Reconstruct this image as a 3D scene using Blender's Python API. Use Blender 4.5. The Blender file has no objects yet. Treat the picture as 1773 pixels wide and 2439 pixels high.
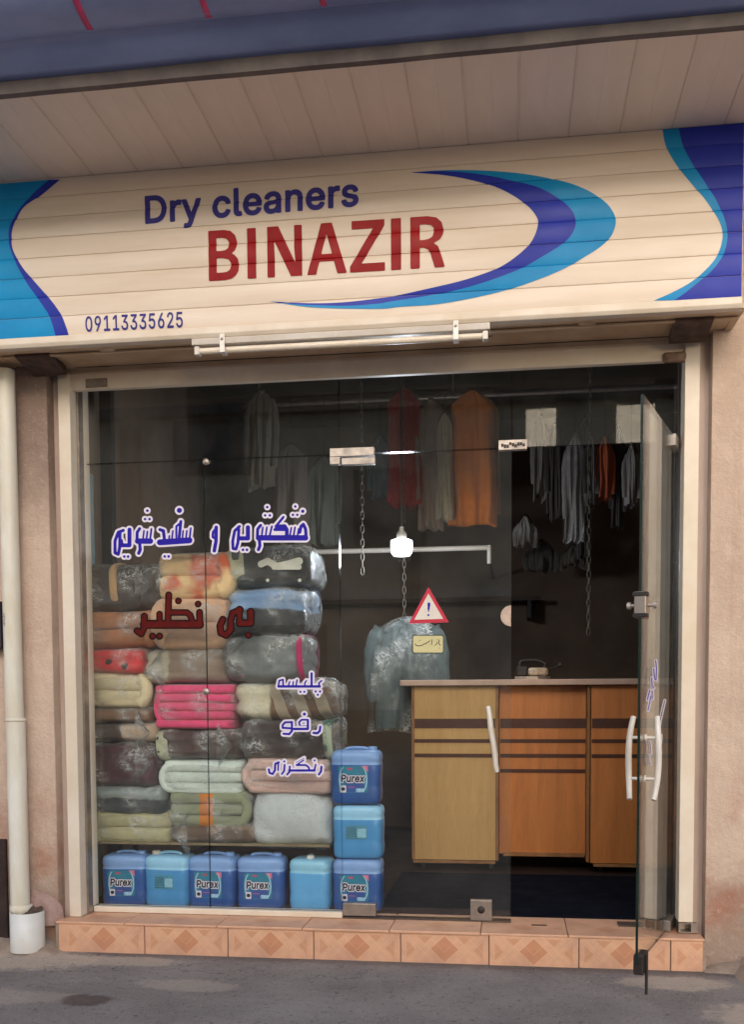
import bpy, bmesh, math, random
import numpy as np
from mathutils import Vector, Matrix, noise
random.seed(7)
S = bpy.context.scene
COL = S.collection
R = math.radians

# ------------------------------------------------------------------ camera
F, CX, CY = 2279.33, 917.6, 1786.1            # in pixels of a 1773 x 2439 frame
CAM = Vector((2.0858, -4.4023, 1.2449))
yaw, pitch, roll = -0.132, -0.0544, -0.0046
fw = Vector((math.sin(yaw)*math.cos(pitch), math.cos(yaw)*math.cos(pitch), math.sin(pitch)))
rt0 = Vector((math.cos(yaw), -math.sin(yaw), 0)); up0 = rt0.cross(fw)
rt = rt0*math.cos(roll) + up0*math.sin(roll); up = -rt0*math.sin(roll) + up0*math.cos(roll)
cd = bpy.data.cameras.new('camera'); cam = bpy.data.objects.new('camera', cd); COL.objects.link(cam)
cam.matrix_world = Matrix(((rt.x, up.x, -fw.x, CAM.x), (rt.y, up.y, -fw.y, CAM.y), (rt.z, up.z, -fw.z, CAM.z), (0, 0, 0, 1)))
cd.sensor_fit = 'HORIZONTAL'; cd.sensor_width = 36; cd.lens = F*36/1773
cd.shift_x = (886.5-CX)/1773; cd.shift_y = (CY-1219.5)/1773
cd.clip_start = .05; cd.clip_end = 500
S.camera = cam

# ------------------------------------------------------------------ light
SUN_EL, SUN_AZ = R(21), R(4)                 # azimuth measured from -y (the street side) towards -x
wd = bpy.data.worlds.new('World'); S.world = wd; wd.use_nodes = True
nt = wd.node_tree; nt.nodes.clear()
wo = nt.nodes.new('ShaderNodeOutputWorld'); bg = nt.nodes.new('ShaderNodeBackground')
sky = nt.nodes.new('ShaderNodeTexSky'); sky.sky_type = 'NISHITA'; sky.sun_disc = False
sdir = Vector((math.sin(SUN_AZ)*math.cos(SUN_EL), -math.cos(SUN_AZ)*math.cos(SUN_EL), math.sin(SUN_EL)))
sky.sun_elevation = SUN_EL; sky.sun_rotation = math.atan2(sdir.x, sdir.y)
sky.air_density = 1.0; sky.dust_density = 2.0; sky.ozone_density = .6
bg.inputs[1].default_value = .15
nt.links.new(sky.outputs[0], bg.inputs[0]); nt.links.new(bg.outputs[0], wo.inputs[0])
sl = bpy.data.lights.new('sun', 'SUN'); sl.energy = 1.05; sl.angle = R(60); sl.color = (1, .96, .93)
so = bpy.data.objects.new('sun', sl); COL.objects.link(so)
so.rotation_euler = sdir.to_track_quat('Z', 'Y').to_euler(); so.location = (0, -8, 12)
S.view_settings.view_transform = 'Standard'; S.view_settings.look = 'None'
S.view_settings.exposure = 0.9; S.view_settings.gamma = 1; S.view_settings.use_curve_mapping = False
try:
    S.cycles.max_bounces = 10; S.cycles.transparent_max_bounces = 24; S.cycles.diffuse_bounces = 4
    S.cycles.sample_clamp_indirect = 4
except Exception: pass

# ------------------------------------------------------------------ measuring helpers: a sight line met with a real plane
def ray(px, py): return (fw + rt*((px-CX)/F) - up*((py-CY)/F))
def P(px, py, Y):
    d = ray(px, py); t = (Y-CAM.y)/d.y; return CAM + d*t
def G(px, py, Z):
    d = ray(px, py); t = (Z-CAM.z)/d.z; return CAM + d*t

# ------------------------------------------------------------------ materials
def lin(c):
    if isinstance(c, str):
        c = [int(c[i:i+2], 16)/255 for i in (0, 2, 4)]
    return tuple(((v/12.92) if v <= .04045 else ((v+.055)/1.055)**2.4) for v in c) + (1,)
MATS = {}
def nmat(name):
    m = bpy.data.materials.new(name); m.use_nodes = True
    return m, m.node_tree.nodes, m.node_tree.links, m.node_tree.nodes['Principled BSDF']
def mth(N, L, op, a, b=None, c=None):
    n = N.new('ShaderNodeMath'); n.operation = op
    for i, v in enumerate((a, b, c)):
        if v is None: continue
        if isinstance(v, (int, float)): n.inputs[i].default_value = v
        else: L.new(v, n.inputs[i])
    return n.outputs[0]
def mixc(N, L, f, a, b):
    n = N.new('ShaderNodeMix'); n.data_type = 'RGBA'
    for i, v in ((0, f), (6, a), (7, b)):
        if hasattr(v, 'links') or hasattr(v, 'is_linked'): L.new(v, n.inputs[i])
        elif i == 0: n.inputs[0].default_value = v
        else: n.inputs[i].default_value = v
    return n.outputs[2]
def nz(N, L, vec, scale, detail=4, rough=.6, lo=None, hi=None, dist=0):
    n = N.new('ShaderNodeTexNoise'); n.inputs['Scale'].default_value = scale
    n.inputs['Detail'].default_value = detail; n.inputs['Roughness'].default_value = rough
    n.inputs['Distortion'].default_value = dist
    L.new(vec, n.inputs['Vector']); o = n.outputs[0]
    if lo is not None:
        r = N.new('ShaderNodeMapRange'); r.inputs[1].default_value = lo; r.inputs[2].default_value = hi
        L.new(o, r.inputs[0]); o = r.outputs[0]
    return o
def coord(N, kind='Object', scale=None):
    t = N.new('ShaderNodeTexCoord'); return t.outputs[kind]
def scaled(N, L, v, s):
    m = N.new('ShaderNodeMapping'); m.inputs['Scale'].default_value = s; L.new(v, m.inputs[0]); return m.outputs[0]
def bump(N, L, bs, h, strength=.3, dist=.01, normal=None):
    b = N.new('ShaderNodeBump'); b.inputs['Strength'].default_value = strength; b.inputs['Distance'].default_value = dist
    L.new(h, b.inputs['Height'])
    if normal: L.new(normal, b.inputs['Normal'])
    L.new(b.outputs[0], bs.inputs['Normal']); return b.outputs[0]
def mat(name, c1, c2=None, scale=6, rough=.6, metal=0, bmp=.15, bscale=60, bdist=.004, lo=.35, hi=.65, stretch=(1, 1, 1), spec=.5, coat=0):
    """base colour with a second tone in worn patches, and fine relief"""
    if name in MATS: return MATS[name]
    m, N, L, b = nmat(name); MATS[name] = m
    co = coord(N); v = scaled(N, L, co, stretch)
    c1 = lin(c1); c2 = lin(c2) if c2 else tuple(x*.8 for x in c1[:3])+(1,)
    f = nz(N, L, v, scale, 6, .6, lo, hi)
    f2 = nz(N, L, v, scale*7, 4, .6, .4, .75)
    c = mixc(N, L, f, c1, c2)
    c = mixc(N, L, mth(N, L, 'MULTIPLY', f2, .25), c, c2)
    L.new(c, b.inputs['Base Color'])
    rr = mth(N, L, 'ADD', mth(N, L, 'MULTIPLY', f, .15), rough-.07); L.new(rr, b.inputs['Roughness'])
    b.inputs['Metallic'].default_value = metal
    b.inputs['Specular IOR Level'].default_value = spec; b.inputs['Coat Weight'].default_value = coat
    if bmp: bump(N, L, b, nz(N, L, v, bscale, 5, .6), bmp, bdist)
    return m

def smask(N, L, x, edge, w):                   # smooth step 0 -> 1 across edge
    r = N.new('ShaderNodeMapRange'); r.interpolation_type = 'SMOOTHSTEP'
    r.inputs[1].default_value = edge-w; r.inputs[2].default_value = edge+w
    L.new(x, r.inputs[0]); return r.outputs[0]
def sep(N, L, v):
    s = N.new('ShaderNodeSeparateXYZ'); L.new(v, s.inputs[0]); return s.outputs

def mat_plaster():
    m, N, L, b = nmat('pink plaster')
    co = coord(N); x, y, z = sep(N, L, co)
    f = nz(N, L, co, 1.6, 6, .65, .38, .68)
    c = mixc(N, L, f, lin('cbb3a0'), lin('baa08e'))
    c = mixc(N, L, nz(N, L, co, 9, 5, .7, .5, .8), c, lin('d8c0ac'))
    sp = nz(N, L, co, 55, 3, .7, .62, .72)
    c = mixc(N, L, mth(N, L, 'MULTIPLY', sp, .35), c, lin('8a6a5c'))
    # rising damp and dirt along the foot of the wall, bare mortar patches
    wob = mth(N, L, 'ADD', z, mth(N, L, 'MULTIPLY', nz(N, L, co, 5, 6, .7), -.55))
    damp = mth(N, L, 'SUBTRACT', 1, smask(N, L, wob, .06, .22))
    c = mixc(N, L, mth(N, L, 'MULTIPLY', damp, .75), c, lin('8b7567'))
    rust = mth(N, L, 'MULTIPLY', mth(N, L, 'SUBTRACT', 1, smask(N, L, wob, .42, .25)), nz(N, L, co, 4, 5, .6, .45, .7))
    c = mixc(N, L, mth(N, L, 'MULTIPLY', rust, .85), c, lin('9a5f45'))
    gr = mth(N, L, 'MULTIPLY', smask(N, L, mth(N, L, 'ADD', z, mth(N, L, 'MULTIPLY', nz(N, L, co, 3.5, 5, .7), .7)), 2.45, .35),
             mth(N, L, 'SUBTRACT', 1, smask(N, L, x, .2, .3)))
    c = mixc(N, L, mth(N, L, 'MULTIPLY', gr, .8), c, lin('705c52'))
    c = mixc(N, L, mth(N, L, 'MULTIPLY', nz(N, L, scaled(N, L, co, (5, 1, .5)), 2, 6, .7, .5, .75), .4), c, lin('a07c6a'))
    c = mixc(N, L, mth(N, L, 'MULTIPLY', nz(N, L, co, 26, 5, .75, .55, .72), .35), c, lin('e0cbb8'))
    L.new(c, b.inputs['Base Color']); b.inputs['Roughness'].default_value = .93
    n1 = bump(N, L, b, nz(N, L, co, 80, 6, .8), .8, .006)
    bump(N, L, b, nz(N, L, co, 14, 5, .7), .6, .02, n1)
    return m
def mat_asphalt():
    m, N, L, b = nmat('asphalt')
    co = coord(N); x, y, z = sep(N, L, co)
    f = nz(N, L, co, 2.2, 6, .65, .35, .68)
    c = mixc(N, L, f, lin('726b6a'), lin('8d8682'))
    v = N.new('ShaderNodeTexVoronoi'); v.inputs['Scale'].default_value = 120; L.new(co, v.inputs['Vector'])
    c = mixc(N, L, mth(N, L, 'MULTIPLY', mth(N, L, 'LESS_THAN', v.outputs['Distance'], .3), .55), c, lin('a09088'))
    c = mixc(N, L, nz(N, L, co, 40, 4, .7, .58, .72), c, lin('4a4140'))
    ve = N.new('ShaderNodeTexVoronoi'); ve.feature = 'DISTANCE_TO_EDGE'; ve.inputs['Scale'].default_value = 1.3
    wv = N.new('ShaderNodeVectorMath'); wv.operation = 'ADD'; nn_ = N.new('ShaderNodeTexNoise'); nn_.inputs['Scale'].default_value = 5; L.new(co, nn_.inputs['Vector']); nn_.inputs['Detail'].default_value = 6
    L.new(co, wv.inputs[0]); L.new(nn_.outputs['Color'], wv.inputs[1]); L.new(wv.outputs[0], ve.inputs['Vector'])
    ck = mth(N, L, 'MULTIPLY', mth(N, L, 'LESS_THAN', ve.outputs['Distance'], .006), nz(N, L, co, 1.1, 2, .5, .5, .6))
    c = mixc(N, L, mth(N, L, 'MULTIPLY', ck, .6), c, lin('3a3231'))
    foot = mth(N, L, 'SUBTRACT', 1, smask(N, L, mth(N, L, 'ADD', mth(N, L, 'SUBTRACT', -.2, y), mth(N, L, 'MULTIPLY', nz(N, L, co, 12, 5, .7), .12)), .09, .04))
    c = mixc(N, L, mth(N, L, 'MULTIPLY', foot, .5), c, lin('4a3c36'))
    # cement spilled along the foot of the shop
    def blob(bx, by, rx, ry):
        dx = mth(N, L, 'DIVIDE', mth(N, L, 'SUBTRACT', x, bx), rx); dy = mth(N, L, 'DIVIDE', mth(N, L, 'SUBTRACT', y, by), ry)
        d = mth(N, L, 'ADD', mth(N, L, 'MULTIPLY', dx, dx), mth(N, L, 'MULTIPLY', dy, dy))
        d = mth(N, L, 'ADD', d, mth(N, L, 'MULTIPLY', nz(N, L, co, 9, 6, .75), 2.2))
        return mth(N, L, 'SUBTRACT', 1, smask(N, L, d, 1.7, .25))
    for bx, by, rx, ry, k in ((-.15, -.32, .45, .22, .8), (.3, -.3, .4, .1, .6), (2.75, -.36, .3, .12, .7), (3.05, -.75, .28, .2, .75), (-.05, -.85, .5, .12, .35), (.75, -.62, .25, .1, .4)):
        c = mixc(N, L, mth(N, L, 'MULTIPLY', blob(bx, by, rx, ry), k), c, lin('b8a898'))
    c = mixc(N, L, mth(N, L, 'MULTIPLY', blob(.42, -.86, .13, .09), .75), c, lin('4b3a35'))
    c = mixc(N, L, mth(N, L, 'MULTIPLY', blob(3.25, -.62, .22, .5), .85), c, lin('3a2822'))
    L.new(c, b.inputs['Base Color']); b.inputs['Roughness'].default_value = .92
    n1 = bump(N, L, b, nz(N, L, co, 140, 4, .8), .9, .006)
    bump(N, L, b, nz(N, L, co, 18, 5, .65), .6, .012, n1)
    return m
def mat_tile(kind):
    m, N, L, b = nmat('terracotta tile '+kind)
    co = coord(N); x, y, z = sep(N, L, co)
    v = z if kind == 'front' else y
    base = mixc(N, L, nz(N, L, co, 6, 5, .6, .35, .65), lin('d3a382'), lin('c7967a'))
    ax = mth(N, L, 'ABSOLUTE', x)
    H = .085 if kind == 'front' else .13
    # two crossing diagonal bands, a darker diamond in the middle, triangles above and at the sides
    d1 = mth(N, L, 'ADD', mth(N, L, 'DIVIDE', ax, .062), mth(N, L, 'DIVIDE', mth(N, L, 'ABSOLUTE', mth(N, L, 'ADD', v, .008)), .058))
    dia = mth(N, L, 'LESS_THAN', d1, 1)
    sb = lambda a_, b_: mth(N, L, 'SUBTRACT', a_, b_)
    ab = lambda a_: mth(N, L, 'ABSOLUTE', a_)
    ZT = .05 if kind == 'front' else .09
    tt = mth(N, L, 'ADD', mth(N, L, 'DIVIDE', ab(sb(ax, .09)), .036), mth(N, L, 'DIVIDE', sb(ZT, v), .034))
    tri1 = mth(N, L, 'MULTIPLY', mth(N, L, 'LESS_THAN', tt, 1), mth(N, L, 'LESS_THAN', v, ZT))
    t2_ = mth(N, L, 'ADD', mth(N, L, 'DIVIDE', ab(mth(N, L, 'ADD', v, .012)), .038), mth(N, L, 'DIVIDE', sb(.17, ax), .038))
    tri = mth(N, L, 'MAXIMUM', tri1, mth(N, L, 'LESS_THAN', t2_, 1))
    pl_s = mth(N, L, 'ADD', ax, v); mi_s = sb(ax, v); lines = None
    for src, k_ in ((pl_s, .056), (pl_s, .098), (pl_s, .15), (mi_s, .072), (mi_s, .118), (mi_s, .022)):
        l_ = mth(N, L, 'LESS_THAN', ab(sb(src, k_)), .0016); lines = l_ if lines is None else mth(N, L, 'MAXIMUM', lines, l_)
    inner = mth(N, L, 'MULTIPLY', mth(N, L, 'LESS_THAN', ax, .171), mth(N, L, 'LESS_THAN', mth(N, L, 'ABSOLUTE', v), H*.72))
    k = .6 if kind == 'front' else .35
    c = mixc(N, L, mth(N, L, 'MULTIPLY', mth(N, L, 'MULTIPLY', tri, inner), k*.8), base, lin('b47a55'))
    c = mixc(N, L, mth(N, L, 'MULTIPLY', dia, k), c, lin('b26e48'))
    c = mixc(N, L, mth(N, L, 'MULTIPLY', mth(N, L, 'MULTIPLY', lines, inner), k*.7), c, lin('e0b48a'))
    dirt = nz(N, L, co, 5, 6, .7, .48, .8)
    c = mixc(N, L, mth(N, L, 'MULTIPLY', dirt, .45), c, lin('86695a'))
    L.new(c, b.inputs['Base Color']); b.inputs['Roughness'].default_value = .5
    bump(N, L, b, nz(N, L, co, 30, 4, .6), .15, .003)
    return m
def schlick(N, L, normal=None, f0=.04):
    g = N.new('ShaderNodeNewGeometry'); d = N.new('ShaderNodeVectorMath'); d.operation = 'DOT_PRODUCT'
    L.new(g.outputs['Incoming'], d.inputs[0]); L.new(normal or g.outputs['Normal'], d.inputs[1])
    c = mth(N, L, 'SUBTRACT', 1, mth(N, L, 'ABSOLUTE', d.outputs['Value']))
    return mth(N, L, 'ADD', f0, mth(N, L, 'MULTIPLY', mth(N, L, 'POWER', c, 5), 1-f0))
def mat_glass():
    m, N, L, b = nmat('clear glass'); N.remove(b)
    out = [n for n in N if n.type == 'OUTPUT_MATERIAL'][0]
    tr = N.new('ShaderNodeBsdfTransparent'); tr.inputs[0].default_value = (.975, .99, .98, 1)
    gl = N.new('ShaderNodeBsdfGlossy'); gl.inputs['Roughness'].default_value = .015
    mx = N.new('ShaderNodeMixShader'); L.new(schlick(N, L), mx.inputs[0]); L.new(tr.outputs[0], mx.inputs[1]); L.new(gl.outputs[0], mx.inputs[2])
    L.new(mx.outputs[0], out.inputs[0])
    # a film of dust
    df = N.new('ShaderNodeBsdfDiffuse'); df.inputs[0].default_value = (.6, .56, .5, 1)
    co = coord(N); d = nz(N, L, co, 3, 6, .7, .3, .9)
    mx2 = N.new('ShaderNodeMixShader'); L.new(mth(N, L, 'MULTIPLY', d, .028), mx2.inputs[0])
    L.new(mx.outputs[0], mx2.inputs[1]); L.new(df.outputs[0], mx2.inputs[2]); L.new(mx2.outputs[0], out.inputs[0])
    return m
def mat_film():
    """crinkled clear polythene: mostly see-through, milky where it is creased"""
    m, N, L, b = nmat('polythene film'); N.remove(b)
    out = [n for n in N if n.type == 'OUTPUT_MATERIAL'][0]
    co = coord(N)
    h = nz(N, L, scaled(N, L, co, (.8, 1, 1.5)), 9, 6, .7, dist=2.2)
    h2 = nz(N, L, scaled(N, L, co, (2.2, 1, .9)), 16, 4, .6, dist=1.2)
    def rdg(hh, k): return mth(N, L, 'POWER', mth(N, L, 'MAXIMUM', mth(N, L, 'SUBTRACT', 1, mth(N, L, 'ABSOLUTE', mth(N, L, 'MULTIPLY', mth(N, L, 'SUBTRACT', hh, .5), k))), 0), 2.5)
    ridge = mth(N, L, 'MAXIMUM', rdg(h, 17), mth(N, L, 'MULTIPLY', rdg(h2, 22), .8))  # pale crease streaks: milky film plus highlights painted in
    patch = nz(N, L, co, 4.5, 4, .6, .46, .66)
    bp = N.new('ShaderNodeBump'); bp.inputs['Strength'].default_value = 1; bp.inputs['Distance'].default_value = .02
    L.new(h, bp.inputs['Height'])
    tr = N.new('ShaderNodeBsdfTransparent'); tr.inputs[0].default_value = (.97, .97, .97, 1)
    gl = N.new('ShaderNodeBsdfGlossy'); gl.inputs['Roughness'].default_value = .14; L.new(bp.outputs[0], gl.inputs['Normal'])
    df = N.new('ShaderNodeBsdfDiffuse'); df.inputs[0].default_value = (.78, .78, .76, 1)
    fr = schlick(N, L, bp.outputs[0])
    m1 = N.new('ShaderNodeMixShader'); L.new(mth(N, L, 'MULTIPLY', fr, .9), m1.inputs[0]); L.new(tr.outputs[0], m1.inputs[1]); L.new(gl.outputs[0], m1.inputs[2])
    m2 = N.new('ShaderNodeMixShader')
    L.new(mth(N, L, 'ADD', mth(N, L, 'MULTIPLY', mth(N, L, 'MULTIPLY', mth(N, L, 'ADD', ridge, .07), patch), .9), .014), m2.inputs[0])
    L.new(m1.outputs[0], m2.inputs[1]); L.new(df.outputs[0], m2.inputs[2]); L.new(m2.outputs[0], out.inputs[0])
    return m
def mat_cloth(name, c1, c2=None, kind='plain', a=8, t=.5, rough=.95):
    if name in MATS: return MATS[name]
    m, N, L, b = nmat(name); MATS[name] = m
    co = coord(N); x, y, z = sep(N, L, co)
    A = lin(c1); B = lin(c2) if c2 else tuple(v*.72 for v in A[:3])+(1,)
    if kind == 'plain': f = nz(N, L, co, a, 5, .65, .35, .7); f = mth(N, L, 'MULTIPLY', f, t)
    elif kind == 'blotch': f = nz(N, L, co, a, 3, .5, t-.03, t+.03)
    elif kind == 'dots':
        v = N.new('ShaderNodeTexVoronoi'); v.inputs['Scale'].default_value = a; L.new(co, v.inputs['Vector'])
        f = mth(N, L, 'LESS_THAN', v.outputs['Distance'], t)
    elif kind == 'x': f = smask(N, L, mth(N, L, 'ADD', x, mth(N, L, 'MULTIPLY', nz(N, L, co, 9), .06)), t, .008)
    elif kind == 'z': f = smask(N, L, mth(N, L, 'ADD', z, mth(N, L, 'MULTIPLY', nz(N, L, co, 7), .06)), t, .008)
    elif kind == 'xs':
        f = smask(N, L, x, t, .01)
        w = mth(N, L, 'GREATER_THAN', mth(N, L, 'SINE', mth(N, L, 'MULTIPLY', mth(N, L, 'ADD', x, mth(N, L, 'MULTIPLY', z, .4)), a)), .2)
        f = mth(N, L, 'MULTIPLY', f, mth(N, L, 'ADD', mth(N, L, 'MULTIPLY', w, .45), .55))
    elif kind == 'band':                        # a band of the second colour round the middle
        f = mth(N, L, 'LESS_THAN', mth(N, L, 'ABSOLUTE', mth(N, L, 'SUBTRACT', x, t)), a)
    c = mixc(N, L, f, A, B)
    c = mixc(N, L, mth(N, L, 'MULTIPLY', nz(N, L, co, 22, 4, .7, .45, .75), .3), c, mixc(N, L, .5, c, (.02, .015, .01, 1)))
    L.new(c, b.inputs['Base Color']); b.inputs['Roughness'].default_value = rough
    b.inputs['Sheen Weight'].default_value = .25
    n1 = bump(N, L, b, nz(N, L, co, 220, 3, .6), .5, .003)
    bump(N, L, b, nz(N, L, co, 12, 4, .6), .5, .012, n1)
    return m
def mat_wood(name, c1, c2):
    m, N, L, b = nmat(name); co = coord(N)
    f = nz(N, L, scaled(N, L, co, (5, 5, .5)), 3, 6, .6, .3, .7, dist=.8)
    c = mixc(N, L, f, lin(c1), lin(c2))
    c = mixc(N, L, mth(N, L, 'MULTIPLY', nz(N, L, scaled(N, L, co, (60, 60, 3)), 4, 4, .6, .45, .7), .25), c, lin('6b3a16'))
    L.new(c, b.inputs['Base Color']); b.inputs['Roughness'].default_value = .42
    return m
def mat_emit(name, col, s):
    m, N, L, b = nmat(name); b.inputs['Base Color'].default_value = (.9, .9, .9, 1)
    b.inputs['Emission Color'].default_value = col; b.inputs['Emission Strength'].default_value = s; return m

PLASTER = mat_plaster(); ASPHALT = mat_asphalt(); TILEF = mat_tile('front'); TILET = mat_tile('top')
GLASS = mat_glass(); FILM = mat_film()
CREAM = mat('cream painted aluminium', 'dccfbf', 'cdbca6', 3, .42, bmp=.05, bscale=30)
SHUT = mat('cream shutter slats', 'e0d0c0', 'd2bfaa', 2.2, .4, bmp=.05, bscale=20, stretch=(.4, 1, 4))
BEIGE = mat('dusty beige metal', 'd3b898', 'bd9e7e', 5, .5, bmp=.08)
SOFFIT = mat('soffit pvc', 'ead9cb', 'dfccbc', 3, .5, bmp=.04, stretch=(1, .3, 1))
GUTTER = mat('blue grey sheet metal', '95a4d2', '7886b4', 2.5, .4, metal=.0, bmp=.12, bscale=12, bdist=.01, stretch=(.5, 1, 1))
EAVE = mat('dull grey brown trim', '6f6560', '595050', 6, .7, bmp=.2)
PINK = mat('magenta paint', 'dc4a80', 'c43a6c', 8, .5)
PVCW = mat('weathered white pvc', 'dedad0', 'cdc2ac', 4, .38, bmp=.05, stretch=(2, 2, .6))
WHITE = mat('white plastic', 'd9d0c6', 'c4b8ab', 8, .35, bmp=.03)
STEEL = mat('brushed aluminium', 'a89d92', '8b8079', 14, .35, metal=.7, bmp=.1)
DARKM = mat('dark iron', '2a211d', '1a1413', 10, .6, bmp=.2)
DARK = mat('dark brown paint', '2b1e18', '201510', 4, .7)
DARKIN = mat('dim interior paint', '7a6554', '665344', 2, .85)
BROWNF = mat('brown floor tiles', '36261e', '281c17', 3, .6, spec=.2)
RUG = mat('navy rug', '10151f', '0b0e16', 9, .95, spec=.05, bmp=.4)
BLUEW = mat('pale blue wall paint', '7f98a0', '6d868f', 3, .7)
EDGE = mat('green glass edge', '1d3029', '13211c', 8, .2, bmp=0)
NAVY = mat('navy vinyl print', '3f3a86', '383478', 5, .45, bmp=0, spec=.15)
REDV = mat('red vinyl print', '9a1216', '861013', 5, .4, bmp=0, spec=.15)
RBLUE = mat('royal blue vinyl', '2c3aa6', '263296', 3, .35, bmp=0, spec=.15)
CYAN = mat('cyan vinyl', '1a8fc8', '1782ba', 3, .35, bmp=0, spec=.15)
LBLUE = mat('blue letter vinyl', '2a1fa0', '241a8c', 20, .4, bmp=0, spec=.12)
LWHITE = mat('white letter vinyl', 'ded6e2', 'd0c6d4', 20, .45, bmp=0, spec=.12)
LDARK = mat('dark letter vinyl', '1a0605', '140504', 20, .5, bmp=0, spec=.12)
LRED = mat('dark red letter vinyl', '5e0f0c', '4c0c0a', 20, .5, bmp=0, spec=.12)
BLACK = mat('black ink', '0c0c12', '050508', 20, .5, bmp=0)
WOODL = mat_wood('veneer paled by reflection', 'c49c64', 'b48c54'); WOODO = mat_wood('orange veneer', 'c4793c', 'aa6630')  # the left panel's paler veneer has the glass reflection painted in
WOODD = mat('dark brown stripe', '4a1f0b', '3c1808', 8, .45); WOODE = mat('worn chipboard edge', '8f6236', '7a4e29', 10, .6)
CTOP = mat('pale laminate', 'b79b8b', 'a58979', 8, .4)

# ------------------------------------------------------------------ object helpers
WL = {}
def tag(o, label=None, cat=None, group=None, kind=None):
    if label: o['label'] = label
    if cat: o['category'] = cat
    if group: o['group'] = group
    if kind: o['kind'] = kind
    return o
def thing(name, loc, label, cat, group=None):
    o = bpy.data.objects.new(name, None); COL.objects.link(o); o.location = loc; o.empty_display_size = .05
    WL[o.name] = Vector(loc); return tag(o, label, cat, group)
def wloc(o):
    return WL.get(o.name, Vector((0, 0, 0)))
class MB:
    def __init__(s): s.v = []; s.f = []; s.m = []; s.mi = 0; s.sm = []; s.smooth = False
    def add(s, vs, fs):
        n = len(s.v); s.v += [tuple(v) for v in vs]
        for f in fs: s.f.append(tuple(i+n for i in f)); s.m.append(s.mi); s.sm.append(s.smooth)
    def box(s, x0, x1, y0, y1, z0, z1):
        s.add([(x0, y0, z0), (x1, y0, z0), (x1, y1, z0), (x0, y1, z0), (x0, y0, z1), (x1, y0, z1), (x1, y1, z1), (x0, y1, z1)],
              [(0, 3, 2, 1), (4, 5, 6, 7), (0, 1, 5, 4), (1, 2, 6, 5), (2, 3, 7, 6), (3, 0, 4, 7)]); return s
    def prism(s, poly, axis_from, axis_to, axis='x'):
        """poly in the two other axes, extruded along axis"""
        n = len(poly); vs = []
        for a in (axis_from, axis_to):
            for p, q in poly:
                vs.append({'x': (a, p, q), 'y': (p, a, q), 'z': (p, q, a)}[axis])
        fs = [tuple(range(n))[::-1], tuple(range(n, 2*n))]
        for i in range(n): j = (i+1) % n; fs.append((i, j, n+j, n+i))
        s.add(vs, fs); return s
    def tube(s, pts, r, n=12, cap=True, flat=1):
        sm = s.smooth; s.smooth = True
        pts = [Vector(p) for p in pts]; vs = []; k = len(pts); rr = r if isinstance(r, (list, tuple)) else [r]*k
        prev = None
        for i, p in enumerate(pts):
            t = (pts[min(i+1, k-1)]-pts[max(i-1, 0)]).normalized()
            a = prev if prev is not None else (Vector((0, 0, 1)) if abs(t.z) < .9 else Vector((1, 0, 0)))
            u = (a-t*a.dot(t)).normalized(); w = t.cross(u); prev = u
            for j in range(n):
                q = 2*math.pi*j/n; vs.append(p+u*math.cos(q)*rr[i]+w*math.sin(q)*rr[i]*flat)
        fs = []
        for i in range(k-1):
            for j in range(n): jj = (j+1) % n; fs.append((i*n+j, i*n+jj, (i+1)*n+jj, (i+1)*n+j))
        s.add(vs, fs); s.smooth = False
        if cap: s.add([vs[j] for j in range(n)][::-1], [tuple(range(n))]); s.add([vs[(k-1)*n+j] for j in range(n)], [tuple(range(n))])
        s.smooth = sm; return s
    def lathe(s, c, prof, n=24, axis='z', close=True):
        c = Vector(c); vs = []
        for r, h in prof:
            for j in range(n):
                q = 2*math.pi*j/n; a, b = r*math.cos(q), r*math.sin(q)
                vs.append(c+Vector({'z': (a, b, h), 'y': (a, h, b), 'x': (h, a, b)}[axis]))
        fs = []
        for i in range(len(prof)-1):
            for j in range(n): jj = (j+1) % n; fs.append((i*n+j, i*n+jj, (i+1)*n+jj, (i+1)*n+j))
        s.smooth = True; s.add(vs, fs); s.smooth = False
        if close: s.add([vs[j] for j in range(n)], [tuple(range(n))]); s.add([vs[-n+j] for j in range(n)], [tuple(range(n))])
        return s
    def obj(s, name, mats, parent=None, bev=0, seg=2):
        off = wloc(parent) if parent else Vector((0, 0, 0))
        me = bpy.data.meshes.new(name); me.from_pydata([tuple(Vector(v)-off) for v in s.v], [], s.f)
        for mm in (mats if isinstance(mats, (list, tuple)) else [mats]): me.materials.append(mm)
        me.polygons.foreach_set('material_index', s.m); me.polygons.foreach_set('use_smooth', s.sm)
        bm = bmesh.new(); bm.from_mesh(me); bmesh.ops.recalc_face_normals(bm, faces=bm.faces); bm.to_mesh(me); bm.free()
        me.update()
        o = bpy.data.objects.new(name, me); COL.objects.link(o)
        if parent: o.parent = parent; WL[o.name] = off
        if bev:
            b = o.modifiers.new('bevel', 'BEVEL'); b.width = bev; b.segments = seg; b.limit_method = 'ANGLE'; b.harden_normals = False
        return o
def recentre(o, c):
    """move a root mesh's origin to c (world) keeping its shape in place"""
    c = Vector(c); o.data.transform(Matrix.Translation(-c)); o.location = c; WL[o.name] = c; return o
def kids(o): return list(o.children)
def copy_tree(o, parent=None):
    c = o.copy(); COL.objects.link(c); c.parent = parent
    for ch in kids(o): copy_tree(ch, c)
    return c
def structure(o): o['kind'] = 'structure'; return o
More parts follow.
